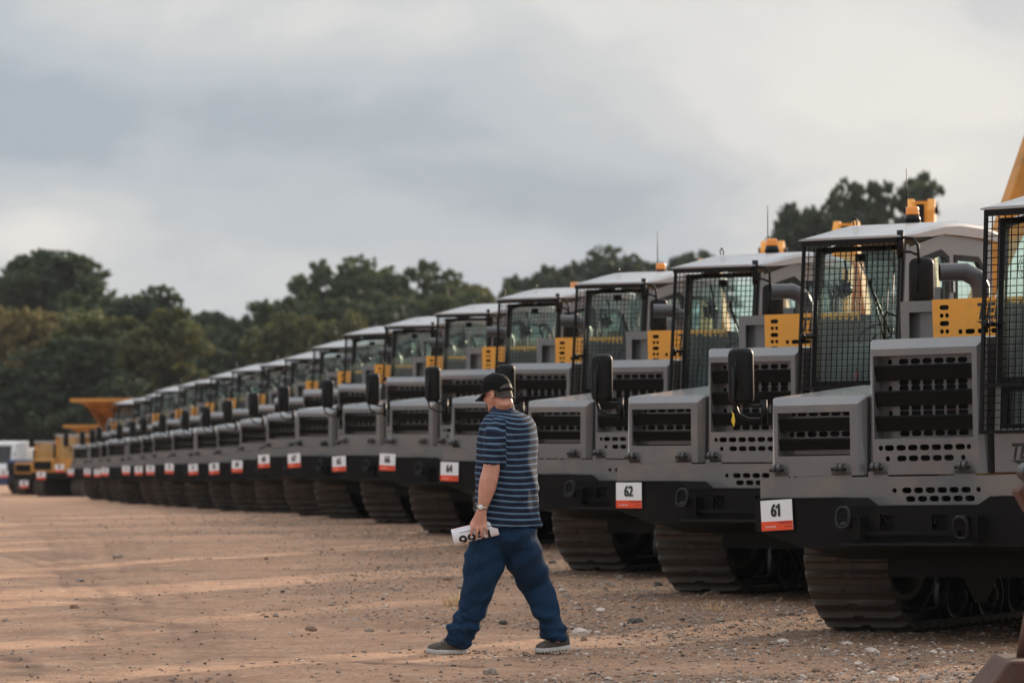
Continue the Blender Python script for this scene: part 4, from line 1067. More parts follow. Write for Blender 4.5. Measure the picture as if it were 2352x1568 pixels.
for poly in ([(1132, 1226), (1131, 1243), (1146, 1250), (1162, 1241), (1164, 1226)], [(1208, 1228), (1212, 1246), (1225, 1250), (1236, 1241), (1236, 1228)]):
    q = [stick(*a_, off=.0015) for a_ in poly]; q = [x for x in q if x]
    if len(q) > 2: m.tube(q, .0014, 'denim_thread', 4)
m.build('back_pocket', jeans)
# shoes
def shoe(toe, heel, lift, yb, ang):
    """toe/heel: display x of the tips on the ground; lift: how far the heel is raised"""
    L_ = (heel-toe)/PS; m = MB(); base = Vector(((toe-1176)/PS, yb, 0))
    M = Matrix.Translation(base) @ Matrix.Rotation(ang, 4, 'Y')
    def ring(f, w, z0, h, n=16):
        x = f*L_; c = Vector((x, 0, z0)); out = []
        for k in range(n):
            a = 2*math.pi*k/n; out.append(c+Vector((0, w*math.cos(a)*(1 if math.sin(a) > 0 else 1.05), h*max(0, math.sin(a))**.8)))
        return [M @ p for p in out]
    m.rings([ring(.015, .018, .022, .012), ring(.06, .036, .022, .036), ring(.16, .046, .020, .050), ring(.30, .049, .018, .062), ring(.45, .046, .018, .082), ring(.58, .041, .02, .098), ring(.72, .037, .022, .100), ring(.88, .036, .024, .098), ring(.96, .030, .028, .085), ring(.99, .016, .03, .06)], 'suede')
    s = m.build('shoe', man)
    m = MB(); up = []; dn = []
    outline = [(0, .012), (.04, .034), (.12, .046), (.28, .052), (.45, .048), (.62, .041), (.8, .041), (.93, .038), (1.0, .018)]
    pl = [(a, b) for a, b in outline]+[(a, -b) for a, b in outline[::-1]]
    def zz(f): return .012*max(0, 1-f*6)+.006*max(0, (f-.85)*6)
    m.rings([[M @ Vector((a*L_, b*k_, zz(a)+z)) for a, b in pl] for z, k_ in ((0, .94), (.006, 1.0), (.026, 1.03), (.030, .97))], 'sole')
    for k in range(9):
        f = .12+k*.09; m.box(f*L_, f*L_+.008, -.052*(.98 if f < .5 else .82), .052*(.98 if f < .5 else .82), -.001, .007, 'black_frame', M)
    m.build('sole', s)
    m = MB()
    for k in range(4):
        f = .30+.06*k; z = .072+.012*k; m.tube([M @ Vector((f*L_, -.03, z-.010)), M @ Vector(((f+.01)*L_, -.01, z+.010)), M @ Vector(((f+.02)*L_, .02, z+.008))], .0035, 'lace', 5)
    m.tube([M @ Vector((.46*L_, -.02, .105)), M @ Vector((.40*L_, -.045, .10)), M @ Vector((.43*L_, -.05, .075))], .003, 'lace', 5)
    m.build('laces', s)
shoe(979, 1074, 0, -.03, 0)
shoe(1229, 1312, 1, .02, R(-6.5))
# watch on the near wrist
m = MB(); wc = pp(1108.5, 1167, -.236); ax = (pp(1106, 1180)-pp(1113, 1150)).normalized()
v = Vector((0, 1, 0)); u = v.cross(ax).normalized()
m.rings([[wc+ax*h_+u*(.0365+e_)*math.cos(t_)+v*(.030+e_)*math.sin(t_) for e_, h_ in ((0, -.008), (.003, -.007), (.003, .007), (0, .008))] for t_ in [2*math.pi*k/28 for k in range(29)]], 'steel_band', False, True)
wf = wc+u*(.012)*(-1 if u.x > 0 else 1)+v*-.031
m.build('watch', man)
m = MB(); fm = Matrix.Translation(wf) @ Matrix.Rotation(R(12), 4, 'Z')
m.lathe([(0, .004), (.019, .004), (.019, -.004), (.016, -.006), (0, -.006)], 'steel_band', seg=20, M=fm, axis='y'); m.lathe([(0, -.0062), (.0145, -.0062), (.0145, -.0066), (0, -.0066)], 'sign_white', seg=20, M=fm, axis='y')
m.box(-.0007, .0007, -.0075, -.0068, 0, .010, 'black_frame', fm); m.box(0, .007, -.0075, -.0068, -.0007, .0007, 'black_frame', fm)
bpy.data.objects[man.name]; w_ = [o for o in bpy.data.objects if o.name.startswith('watch')][0]
m.build('watch_face', w_)
# the rolled lot numbers in his hand (a thing of its own)
pc = pp(1092, 1223, -.185); pa = (pp(1142, 1209)-pp(1042, 1232)).normalized(); Lr = .302
pv = Vector((0, 1, 0)); pu = pa.cross(pv).normalized()
if pu.z < 0: pu = -pu
ra, rb = .053, .026
def roll(s, t):
    """s along the roll, t unrolled height from the top edge down the camera side"""
    a = R(90)+t/.055
    bulge = 1+.06*(s/Lr)
    return pc+pa*s+pu*(ra*bulge*math.sin(a))+pv*(rb*math.cos(a)*1.0)
m = MB(); nS, nT = 10, 44
rs = []
for i in range(nS+1):
    s = (i/nS-.5)*Lr; rs.append([roll(s, -.03+.38*k/nT)*1.0 for k in range(nT)])
m.rings(rs, 'paper', False, True, closed=False)
pr = m.build('rolled_papers', loc=(0, PD, 0)); tag(pr, 'rolled white lot number sheets with red edge held in the walking man\'s left hand', 'papers')
m = MB()
rs = []
for i in range(nS+1):
    s = (i/nS-.5)*Lr; rs.append([roll(s, t)+pu*.0+(roll(s, t)-pc-pa*s)*.03 for t in (-.03, -.015, .0, .012)])
m.rings(rs, 'sign_red', False, True, closed=False); m.build('red_edge', pr)
m = MB(); cu = bpy.data.curves.new('tmp', 'FONT'); cu.body = '9951'; cu.size = .115; cu.offset = .003; cu.align_x = 'CENTER'; cu.align_y = 'TOP'; cu.resolution_u = 6
ob = bpy.data.objects.new('tmp', cu); COL.objects.link(ob); dg = bpy.context.evaluated_depsgraph_get(); me = bpy.data.meshes.new_from_object(ob.evaluated_get(dg)); bpy.data.objects.remove(ob)
t_ = bmesh.new(); t_.from_mesh(me); bmesh.ops.triangulate(t_, faces=t_.faces[:]); 
for _ in range(2): bmesh.ops.subdivide_edges(t_, edges=[e for e in t_.edges if e.calc_length() > .012], cuts=1, use_grid_fill=False); bmesh.ops.triangulate(t_, faces=t_.faces[:])
for v in t_.verts:
    s, t2 = v.co.x, .078-v.co.y; p = roll(s, t2); v.co = p+(p-pc-pa*s)*.03
m.absorb(t_, 'decal_black'); m.build('printed_number', pr)
m = MB()
for t0, t1, s0, s1 in ((.036, .038, -.14, .145), (.066, .070, -.10, .115)):
    rs = []
    for i in range(nS+1):
        s = s0+(s1-s0)*i/nS; rs.append([roll(s, t)+(roll(s, t)-pc-pa*s)*.035 for t in (t0, t1)])
    m.rings(rs, 'decal_black' if t0 > .05 else 'blue_paint', False, True, closed=False)
m.build('printed_lines', pr)
# ------------------------------------------------------------------ trees
mat('bark', (.075, .058, .048), .9, noise=(6, .3))
def leaf_mat(name, c):
    m = mat(name, c, .75, noise=(.45, .35), spec=.2)
    n, l = m.node_tree.nodes, m.node_tree.links
    p = n['Principled BSDF']; tr = n.new('ShaderNodeBsdfTranslucent'); tr.inputs[0].default_value = (c[0]*1.4, c[1]*1.5, c[2]*.8, 1)
    mx = n.new('ShaderNodeMixShader'); mx.inputs[0].default_value = .25; o = n['Material Output']
    l.new(p.outputs[0], mx.inputs[1]); l.new(tr.outputs[0], mx.inputs[2]); l.new(mx.outputs[0], o.inputs[0]); return m
leaf_mat('leaf_dark', (.048, .064, .040)); leaf_mat('leaf_mid', (.062, .082, .042)); leaf_mat('leaf_olive', (.10, .10, .045)); leaf_mat('leaf_autumn', (.17, .135, .06)); leaf_mat('leaf_pine', (.055, .068, .048))
def make_tree(kind, seed):
    """kind: 'round', 'open', 'pine', 'tall'; about 16 m high"""
    rnd = random.Random(seed); nr = np.random.RandomState(seed)
    H = 16.0
    root = empty('tree'); m = MB()
    trunk = [Vector((0, 0, -1))]
    th = {'round': .55, 'open': .75, 'pine': .93, 'tall': .8}[kind]*H
    for k in range(1, 8): trunk.append(Vector((rnd.uniform(-.25, .25)*k*.35, rnd.uniform(-.25, .25)*k*.35, th*k/7)))
    m.tube(trunk, [.42-.05*k for k in range(8)], 'bark', 8)
    clumps = []
    def along(f):
        f = min(.999, f)*7; i = int(f); return trunk[i].lerp(trunk[i+1], f-i)
    if kind == 'round': nb, z0, spread = 44, .16, 4.9
    elif kind == 'open': nb, z0, spread = 34, .38, 5.2
    elif kind == 'pine': nb, z0, spread = 20, .55, 4.2
    else: nb, z0, spread = 26, .25, 3.4
    for b in range(nb):
        f = z0+(1-z0)*(b+rnd.random()*.6)/nb; a = b*2.4+rnd.uniform(-.5, .5)
        prof = {'round': math.sin(math.pi*min(.98, (f-z0)/(1.15-z0)*.9+.12))**.6, 'open': math.sin(math.pi*((f-z0)/(1.15-z0)*.8+.15))**.7, 'pine': .45+.75*math.sin(math.pi*((f-z0)/(1.1-z0))), 'tall': (1-((f-z0)/(1-z0))**1.6*.75)}[kind]
        L = spread*prof*rnd.uniform(.5, 1.2 if kind != 'open' else 1.0); p0 = along(f*.98*1.0 if kind != 'round' else f)
        up = {'round': .75, 'open': .65, 'pine': .18, 'tall': .5}[kind]
        d = Vector((math.cos(a), math.sin(a), up*rnd.uniform(.6, 1.3))).normalized()
        p1 = p0+d*L*.55; p2 = p1+(d+Vector((0, 0, .25 if kind != 'pine' else .1))).normalized()*L*.45
        m.tube([p0, p1, p2], [.14, .09, .04], 'bark', 5)
        rr = {'round': 1.15, 'open': 1.0, 'pine': .8, 'tall': 1.25}[kind]
        clumps.append((p2, rr*rnd.uniform(.8, 1.3)))
        if kind != 'pine' or rnd.random() < .6: clumps.append((p1+Vector((rnd.uniform(-.6, .6), rnd.uniform(-.6, .6), rnd.uniform(.2, .9))), rr*rnd.uniform(.6, 1.05)))
        if rnd.random() < .7: clumps.append((p2+Vector((rnd.uniform(-1.2, 1.2), rnd.uniform(-1.2, 1.2), rnd.uniform(-.5, 1.0))), rr*rnd.uniform(.5, .8)))
    if kind == 'round':
        for k in range(14): clumps.append((Vector((rnd.uniform(-2.4, 2.4), rnd.uniform(-2.4, 2.4), rnd.uniform(3, 10))), 1.4))
    for k in range(6): clumps.append((trunk[-1]+Vector((rnd.uniform(-1.3, 1.3), rnd.uniform(-1.3, 1.3), rnd.uniform(-1.6, .5))), rr*rnd.uniform(.7, 1.0)))
    tk = m.build('trunk', root)
    # leaf clumps: little tilted quads thrown through each clump's shell
    V = []; per = {'round': 210, 'open': 140, 'pine': 150, 'tall': 125}[kind]; sz = .24 if kind != 'pine' else .21
    for c, r in clumps:
        n = int(per*r*r*1.15); ns = 7
        sd = nr.normal(size=(ns, 3)); sd /= np.linalg.norm(sd, axis=1)[:, None]; sc_ = sd*r*(.35+.75*nr.rand(ns))[:, None]; sr_ = r*(.20+.32*nr.rand(ns)); pick = nr.choice(ns, n, p=sr_**1.6/(sr_**1.6).sum())
        dirs = nr.normal(size=(n, 3)); dirs /= np.linalg.norm(dirs, axis=1)[:, None]
        rad = sr_[pick]*(.25+.85*nr.rand(n)**.6)
        flat = np.array([1.15, 1.15, .62 if kind in ('pine', 'open') else .8])
        ctr = np.array(c)+(sc_[pick]+dirs*rad[:, None])*flat
        a = nr.normal(size=(n, 3)); b = nr.normal(size=(n, 3)); a /= np.linalg.norm(a, axis=1)[:, None]
        b -= a*(a*b).sum(1)[:, None]; b /= np.linalg.norm(b, axis=1)[:, None]
        s1 = sz*(.6+.8*nr.rand(n))[:, None]; s2 = sz*(.4+.6*nr.rand(n))[:, None]
        V.append(np.stack([ctr-a*s1, ctr-b*s2, ctr+a*s1, ctr+b*s2], 1).reshape(-1, 3))
    V = np.concatenate(V); cx_, cy_ = V[:, 0].mean(), V[:, 1].mean(); V[:, 0] -= cx_; V[:, 1] -= cy_
    for v_ in tk.data.vertices: v_.co.x -= cx_; v_.co.y -= cy_
    Q = np.arange(len(V)).reshape(-1, 4)
    cr = np_mesh('crown', V, Q, ['leaf_mid'], 4, False); cr.parent = root
    return root, H
TK = {}; HT = {}
for kind, seeds in (('round', (1, 2, 3)), ('open', (4, 5)), ('pine', (6, 7)), ('tall', (8, 9))):
    for s in seeds: TK[(kind, s)] = None
def tree_top(px, py, D, key, leaf, label, wid=1.0, first={}):
    """px, py: where the tree's top shows; D: distance"""
    if TK[key] is None:
        TK[key] = make_tree(*key); root = TK[key][0]; ch = [o for o in bpy.data.objects if o.parent == root]
        first[key] = (root, ch, [c.data for c in ch])
    else:
        src, ch0, _ = first[key]; root = src.copy(); COL.objects.link(root); ch = []
        for c in ch0: k = c.copy(); COL.objects.link(k); k.parent = root; ch.append(k)
    for c in ch:
        if c.name.startswith('crown'):
            # own leaf colour through the object's slot, the mesh stays shared
            c.material_slots[0].link = 'OBJECT'; c.material_slots[0].material = MAT[leaf]
    topz = HC+(HORY-py)/FPX*D; g = -.4; h = (topz-g)
    if key not in HT:
        cm = [c for c in ch if c.name.startswith('crown')][0].data; zz_ = np.zeros(len(cm.vertices)*3, dtype=np.float32); cm.vertices.foreach_get('co', zz_); HT[key] = float(zz_[2::3].max())-.15
    s = h/HT[key]
    root.location = ((px-1176)/FPX*D, D, g); root.scale = (s*wid, s*wid, s); root.rotation_euler = (0, 0, random.uniform(0, 6.28))
    tag(root, label, 'tree', 'trees behind the yard'); return root
TREES = [
    # px, py, D, key, leaf, width, label
    (125, 574, 235, ('tall', 9), 'leaf_dark', 1.35, 'tall open crowned tree at the far left, highest of the left group'),
    (22, 612, 245, ('open', 4), 'leaf_dark', .6, 'open tree cut by the left edge, behind the yellowing tree'),
    (72, 702, 205, ('round', 1), 'leaf_autumn', .62, 'yellowing autumn tree at the far left with a pale bare trunk'),
    (-20, 735, 210, ('round', 2), 'leaf_olive', .8, 'olive green tree cut by the lower left edge of the wood'),
    (250, 668, 225, ('round', 1), 'leaf_mid', .85, 'broad round green tree right of the tall open crowned one'),
    (322, 655, 220, ('tall', 8), 'leaf_dark', 1.3, 'pointed dark green tree standing above the broad round one'),
    (300, 705, 195, ('round', 3), 'leaf_olive', 1.05, 'big leafy olive tree filling the wood above the farthest carriers'),
    (395, 728, 220, ('open', 5), 'leaf_mid', .8, 'green tree sloping down towards the gap in the wood'),
    (482, 715, 262, ('tall', 9), 'leaf_dark', 1.0, 'thin sparse tree standing alone in the sky gap'),
    (185, 770, 188, ('tall', 9), 'leaf_dark', 1.6, 'dark low tree behind the yellow dumpers'),
    (60, 830, 190, ('round', 3), 'leaf_dark', 1.3, 'dark low tree behind the white truck'),
    (420, 800, 205, ('round', 2), 'leaf_dark', 1.2, 'dark low tree filling the wood below the sky gap'),
    (570, 690, 245, ('round', 2), 'leaf_dark', .6, 'small rounded tree just right of the sky gap'),
    (545, 740, 232, ('round', 3), 'leaf_dark', .9, 'dark tree low beside the sky gap'),
    (655, 672, 240, ('open', 4), 'leaf_mid', .8, 'round green tree on the left shoulder of the middle group'),
    (640, 735, 215, ('tall', 8), 'leaf_olive', 1.25, 'pale olive tree in front of the middle group'),
    (755, 602, 255, ('open', 5), 'leaf_mid', .8, 'narrow tree topping the left side of the middle group'),
    (725, 712, 212, ('round', 3), 'leaf_olive', .75, 'lighter low tree above the ninth carrier of the row'),
    (845, 588, 258, ('tall', 8), 'leaf_mid', 1.2, 'highest rounded tree of the middle group'),
    (800, 680, 235, ('round', 1), 'leaf_dark', 1.1, 'dark broad tree below the highest of the middle group'),
    (955, 602, 262, ('open', 4), 'leaf_mid', .85, 'open round tree right of the highest one of the middle group'),
    (925, 665, 240, ('round', 3), 'leaf_mid', 1.0, 'green tree showing between the cab roofs and the open round tree'),
    (1010, 680, 250, ('round', 2), 'leaf_olive', .8, 'olive tree low at the right end of the middle group'),
    (1060, 650, 262, ('tall', 9), 'leaf_olive', 1.1, 'small separate tree right of the middle group'),
    (1130, 652, 268, ('round', 1), 'leaf_mid', .5, 'last small tree before the open sky above the man'),
    (1255, 612, 285, ('open', 4), 'leaf_pine', .7, 'thin grey green tree left in the group above the fifth cab'),
    (1330, 600, 290, ('round', 1), 'leaf_pine', .6, 'grey green tree in the group behind the fourth cab'),
    (1418, 562, 282, ('tall', 8), 'leaf_pine', 1.3, 'tallest grey green tree above the fourth cab'),
    (1490, 592, 285, ('open', 5), 'leaf_pine', .6, 'small grey green tree at the right of the group above the fourth cab'),
    (1380, 625, 275, ('round', 3), 'leaf_pine', .8, 'low grey green tree right behind the fourth cab roof'),
    (1590, 578, 300, ('pine', 6), 'leaf_pine', .8, 'flat topped tree showing above the third cab roof'),
    (1845, 438, 225, ('open', 5), 'leaf_pine', .45, 'left one of the two tall pines above the second cab'),
    (2035, 386, 215, ('open', 4), 'leaf_pine', .62, 'tallest pine with airy crown above the second cab'),
    (1945, 458, 228, ('open', 5), 'leaf_pine', .45, 'lower pine between the two tall ones'),
]
for px, py, D, key, leaf, wid, lab in TREES: tree_top(px, py, D, key, leaf, lab, wid)
# the dark wood closing the view under the crowns: nobody could count it
def undergrowth():
    n = 90000; x = -60+95*NR.rand(n)*1.0; y = 262+30*NR.rand(n); top = 6.5+3*(vnoise(x, y, 6, 9)-.5)-.06*np.clip(x+10, 0, 60)*2.0
    z = -.5+top*NR.rand(n)**.8
    a = NR.normal(size=(n, 3)); b = NR.normal(size=(n, 3)); a /= np.linalg.norm(a, axis=1)[:, None]; b -= a*(a*b).sum(1)[:, None]; b /= np.linalg.norm(b, axis=1)[:, None]
    s = (.28+.25*NR.rand(n))[:, None]; c = np.stack([x, y, z], 1)
    V = np.stack([c-a*s, c-b*s*.7, c+a*s, c+b*s*.7], 1).reshape(-1, 3)
    o = np_mesh('undergrowth', V, np.arange(len(V)).reshape(-1, 4), ['leaf_dark'], 4, False); tag(o, 'dark undergrowth of the wood behind the yard', 'undergrowth', kind='stuff')
undergrowth()
# ------------------------------------------------------------------ yellow excavators behind the row
BX = Matrix(((0, 1, 0, 0), (1, 0, 0, 0), (0, 0, 1, 0), (0, 0, 0, 1)))
def beam(m, prof, x0, x1, mt): m.prism(prof, x0, x1, mt, axis='x', bev=.01)
def make_excavator():
    root = empty('excavator')
    m = MB(); beam(m, [(2.15, 1.45), (1.75, 1.75), (1.05, 3.2), (.05, 4.20), (-.12, 4.28), (-.05, 4.42), (.12, 4.45), (.5, 4.22), (1.5, 3.55), (2.2, 2.3), (2.5, 1.75)], -.17, .17, 'old_yellow_paint'); bo = m.build('boom', root)
    m = MB()
    for s in (-1, 1): beam(m, [(-.24, 4.10), (-.20, 4.58), (-.05, 4.74), (.12, 4.74), (.26, 4.58), (.28, 4.1)], s*.145-.05, s*.145+.05, 'yellow_paint')
    m.cyl((-.24, 0, 4.58), (.24, 0, 4.58), .05, 'black_frame', 14)
    m.box(-.10, .10, -.16, .2, 4.2, 4.70, 'yellow_paint'); m.box(-.055, .055, -.17, -.15, 4.40, 4.66, 'cavity_black')
    m.build('boom_joint', bo)
    m = MB(); beam(m, [(.30, 4.50), (.02, 4.50), (-.22, 4.30), (-1.0, 2.2), (-.88, 2.1), (.12, 4.1), (.38, 4.5)], -.10, .10, 'old_yellow_paint'); st = m.build('stick', root)
    m = MB(); m.cyl((0, 1.35, 3.85), (0, .85, 4.35), .075, 'black_frame', 14); m.cyl((.0, .85, 4.35), (0, .34, 4.62), .04, 'chrome', 12); m.build('stick_cylinder', bo)
    m = MB()
    for s in (-1, 1): m.cyl((s*.28, 1.5, 1.5), (s*.28, 1.0, 2.5), .07, 'black_frame', 12); m.cyl((s*.28, 1.0, 2.5), (s*.22, .95, 3.2), .04, 'chrome', 12)
    m.build('boom_cylinder', bo)
    m = MB(); pr = []
    for k in range(9): a = R(-60+k*26); pr.append((-1.05+.48*math.cos(a), 1.55+.48*math.sin(a)))
    outer = pr+[(-1.05+.43*math.cos(R(-60+k*26)), 1.55+.43*math.sin(R(-60+k*26))) for k in range(8, -1, -1)]
    m.prism(outer, -.5, .5, 'rust', axis='x')
    for s in (-.5, .47): m.prism(pr, s, s+.03, 'rust', axis='x')
    for k in range(5): m.box(-.48+.21*k, -.38+.21*k, pr[0][0]-.03, pr[0][0]+.02, pr[0][1]-.18, pr[0][1], 'dark_steel')
    m.build('bucket', st)
    m = MB(); m.box(-1.35, 1.35, 2.3, 5.4, 1.1, 2.15, 'yellow_paint', bev=.06); m.box(-.35, 1.3, 2.9, 5.2, 2.15, 2.45, 'yellow_paint', bev=.05); m.box(-1.2, 1.2, 5.35, 5.75, 1.15, 2.05, 'yellow_paint', bev=.12)
    m.box(-.5, .5, 1.7, 2.3, 1.15, 1.9, 'old_yellow_paint', bev=.03); m.tube([(1.2, 3.0, 2.4), (1.2, 3.0, 2.9), (1.2, 5.0, 2.9), (1.2, 5.0, 2.4)], .03, 'black_frame', 8)
    m.cyl((.6, 4.2, 2.4), (.6, 4.2, 3.0), .07, 'dark_steel', 12); bd = m.build('house', root)
    m = MB()
    for x0, x1, y0, y1 in ((-1.35, -1.28, 1.85, 1.92), (-.57, -.5, 1.85, 1.92), (-1.35, -1.28, 3.3, 3.37), (-.57, -.5, 3.3, 3.37), (-1.35, -1.30, 2.6, 2.66)): m.box(x0, x1, y0, y1, 1.3, 3.0, 'black_frame')
    m.box(-1.38, -.47, 1.8, 3.42, 2.95, 3.05, 'yellow_paint', bev=.03); m.box(-1.36, -.5, 1.84, 3.38, 1.15, 1.75, 'yellow_paint', bev=.03); cb = m.build('cab', bd)
    m = MB(); m.faces([(-1.28, 1.88, 1.75), (-.57, 1.88, 1.75), (-.57, 1.88, 2.95), (-1.28, 1.88, 2.95)], [(0, 1, 2, 3)], 'cab_glass')
    m.faces([(-1.32, 1.92, 1.75), (-1.32, 3.3, 1.75), (-1.32, 3.3, 2.95), (-1.32, 1.92, 2.95)], [(0, 1, 2, 3)], 'cab_glass'); m.build('cab_window', cb)
    for s in (-1, 1):
        m = MB(); prof = []
        for k in range(9): a = R(90+k*22.5); prof.append((2.2+.45*math.cos(a), .48+.45*math.sin(a)))
        for k in range(9): a = R(270+k*22.5); prof.append((5.0+.45*math.cos(a), .48+.45*math.sin(a)))
        m.prism(prof, s*1.1-.3, s*1.1+.3, 'track_steel', axis='x')
        for i in range(len(prof)):
            a, b = prof[i], prof[(i+1) % len(prof)]
            n = max(1, int(math.hypot(b[0]-a[0], b[1]-a[1])/.19))
            for k in range(n):
                c = (a[0]+(b[0]-a[0])*(k+.5)/n, a[1]+(b[1]-a[1])*(k+.5)/n); m.box(s*1.1-.3, s*1.1+.3, c[0]-.03, c[0]+.03, c[1]-.03, c[1]+.03, 'track_steel')
        m.build('track', root)
    return root
ex = make_excavator(); kids = kid_map()
for i, (kx, ky, kz) in enumerate([(5.99, 42, 5.15), (5.12, 48, 4.42), (4.62, 53, 4.44), (3.94, 58, 4.45), (3.24, 63, 4.6)]):
    o = ex if i == 0 else copy_tree(ex, None, kids)
    s = .89 if i else 1.14
    o.location = (kx, ky, gz(ky)+kz-4.5*s if i == 0 else gz(ky)-.02); o.location.z = gz(ky)
    o.scale = (s, s, s); o.rotation_euler = (0, 0, R([-75, -10, -13, -9, -12][i]))
    tag(o, ['yellow excavator with raised boom cut by the right edge, behind the nearest cab', 'yellow excavator whose boom tip shows beside the amber beacon of the second cab',
            'yellow excavator whose boom tip just clears the front of the second cab roof', 'yellow excavator whose boom tip shows right over the third cab roof', 'yellow excavator whose boom tip shows leftmost over the third cab roof'][i], 'excavator', 'yellow excavators behind the row')
# ------------------------------------------------------------------ machines at the far left end
def tracks_pair(root, w, l, r=.42, tw=.5):
    for s in (-1, 1):
        m = MB(); prof = []
        for k in range(9): a = R(90+k*22.5); prof.append((.2+r+r*math.cos(a), r+r*math.sin(a)))
        for k in range(9): a = R(270+k*22.5); prof.append((l-r+r*math.cos(a), r+r*math.sin(a)))
        m.prism(prof, s*(w/2-tw/2)-tw/2, s*(w/2-tw/2)+tw/2, 'track_steel', axis='x')
        for k in range(9):
            a = R(90+k*22.5); c = (.2+r+(r+.02)*math.cos(a), r+(r+.02)*math.sin(a)); m.box(s*(w/2-tw/2)-tw/2, s*(w/2-tw/2)+tw/2, c[0]-.03, c[0]+.03, c[1]-.03, c[1]+.03, 'track_steel')
        m.build('track', root)
def make_dumper(canopy):
    root = empty('yellow_dumper'); w = 2.4
    tracks_pair(root, w, 4.6)
    m = MB(); m.box(-w/2, w/2, 0, 4.4, .75, 1.0, 'black_paint', bev=.03); m.box(-w/2+.02, -.05, .05, 1.4, 1.0, 1.55, 'old_yellow_paint', bev=.07); m.build('chassis', root)
    m = MB(); m.box(-1.1, -.2, .03, .05, 1.1, 1.45, 'louver_black'); m.build('grille', root)
    m = MB(); a, b = -.05, 1.15
    for x in (a, b-.07):
        for y in (.25, 1.5): m.box(x, x+.07, y, y+.07, 1.5, 2.45, 'old_yellow_paint')
    m.box(a, b, .25, 1.57, 1.0, 1.55, 'old_yellow_paint', bev=.05); m.box(a-.05, b+.05, .15, 1.65, 2.45, 2.55, 'roof_paint', bev=.03); cb = m.build('cab', root)
    m = MB(); m.faces([(a+.06, .27, 1.55), (b-.06, .27, 1.55), (b-.06, .27, 2.45), (a+.06, .27, 2.45)], [(0, 1, 2, 3)], 'cab_glass'); m.build('windscreen', cb)
    m = MB(); m.cyl((-.6, .8, 1.55), (-.6, .8, 2.2), .06, 'dark_steel', 10); m.build('exhaust_stack', root)
    m = MB(); z = 1.25; y0 = 1.85
    m.prism([(y0, z), (4.6, z), (5.1, z+1.0), (y0, z+1.15), (y0-.1, z+1.15), (y0-.1, z)], -1.25, -1.19, 'old_yellow_paint', axis='x'); m.prism([(y0, z), (4.6, z), (5.1, z+1.0), (y0, z+1.15)], 1.19, 1.25, 'old_yellow_paint', axis='x')
    m.box(-1.2, 1.2, y0-.08, y0, z, z+1.2, 'old_yellow_paint'); m.box(-1.2, 1.2, y0, 4.6, z, z+.06, 'old_yellow_paint')
    if canopy:   # guard over the cab, with gussets
        m.prism([(y0, z+1.15), (y0, z+1.05), (.3, z+1.78), (-.35, z+1.85), (-.35, z+1.95), (.3, z+1.9)], -1.3, 1.3, 'old_yellow_paint', axis='x')
        for x in (-1.2, -.4, .4, 1.15): m.prism([(y0, z+.3), (y0, z+1.1), (.3, z+1.8)], x, x+.05, 'old_yellow_paint', axis='x')
    m.build('dump_body', root)
    return root
def put_far(o, xd, D, yaw, s=1.0): o.location = ((xd-1176)/FPX*D, D, gz(D)); o.rotation_euler = (0, 0, R(yaw)); o.scale = (s, s, s)
d1 = make_dumper(True); kids = kid_map()
put_far(d1, 246, 131, -34, 1.04); tag(d1, 'ochre dump truck with wide cab guard, largest behind the last grey carriers', 'dump truck', 'yellow dump trucks at the far end')
d2 = copy_tree(d1, None, kids); put_far(d2, 204, 140, -34, .78); tag(d2, 'smaller ochre dump truck with guard, left of the largest one', 'dump truck', 'yellow dump trucks at the far end')
d3 = make_dumper(False); kids = kid_map(); put_far(d3, 126, 129, -30, .82); tag(d3, 'yellow site dumper with open framed cab, right one of the pair', 'dumper', 'yellow site dumpers at the far end')
d4 = copy_tree(d3, None, kids); put_far(d4, 78, 134, -30, .74); tag(d4, 'low yellow site dumper, left one of the pair beside the blue machine', 'dumper', 'yellow site dumpers at the far end')
for i, (xd, D, zc, txt) in enumerate([(147, 126, .98, 'right yellow dumper'), (105, 129, .72, 'left yellow dumper, upper of two'), (66, 131, .42, 'left yellow dumper, lower of two'), (20, 134, .75, 'white truck')]):
    s = make_sign('8%d' % i); s.location = ((xd-1176)/FPX*D, D-1.2, gz(D)+zc); s.rotation_euler = (0, 0, R(-20)); s.scale = (1.15, 1.15, 1.15); tag(s, 'blurred lot card in front of the %s' % txt, 'sign', 'lot number cards on the bumpers')
# dark blue machine
root = empty('blue_roller'); m = MB(); m.box(-.9, .9, .1, 2.2, .75, 1.55, 'blue_paint', bev=.12); m.box(-.75, .75, .0, .12, .85, 1.40, 'cavity_black'); m.build('engine_cover', root)
m = MB(); m.cyl((-.85, .7, .6), (.85, .7, .6), .58, 'dark_steel', 28); m.build('drum', root)
m = MB(); m.box(-1.0, 1.0, 1.0, 3.2, .55, .8, 'blue_paint', bev=.03); m.cyl((-.95, 2.8, .5), (-.6, 2.8, .5), .5, 'rubber', 22); m.cyl((.6, 2.8, .5), (.95, 2.8, .5), .5, 'rubber', 22); m.build('frame', root)
put_far(root, 50, 136, -28, .8); tag(root, 'dark blue roller between the white truck and the yellow dumpers', 'roller')
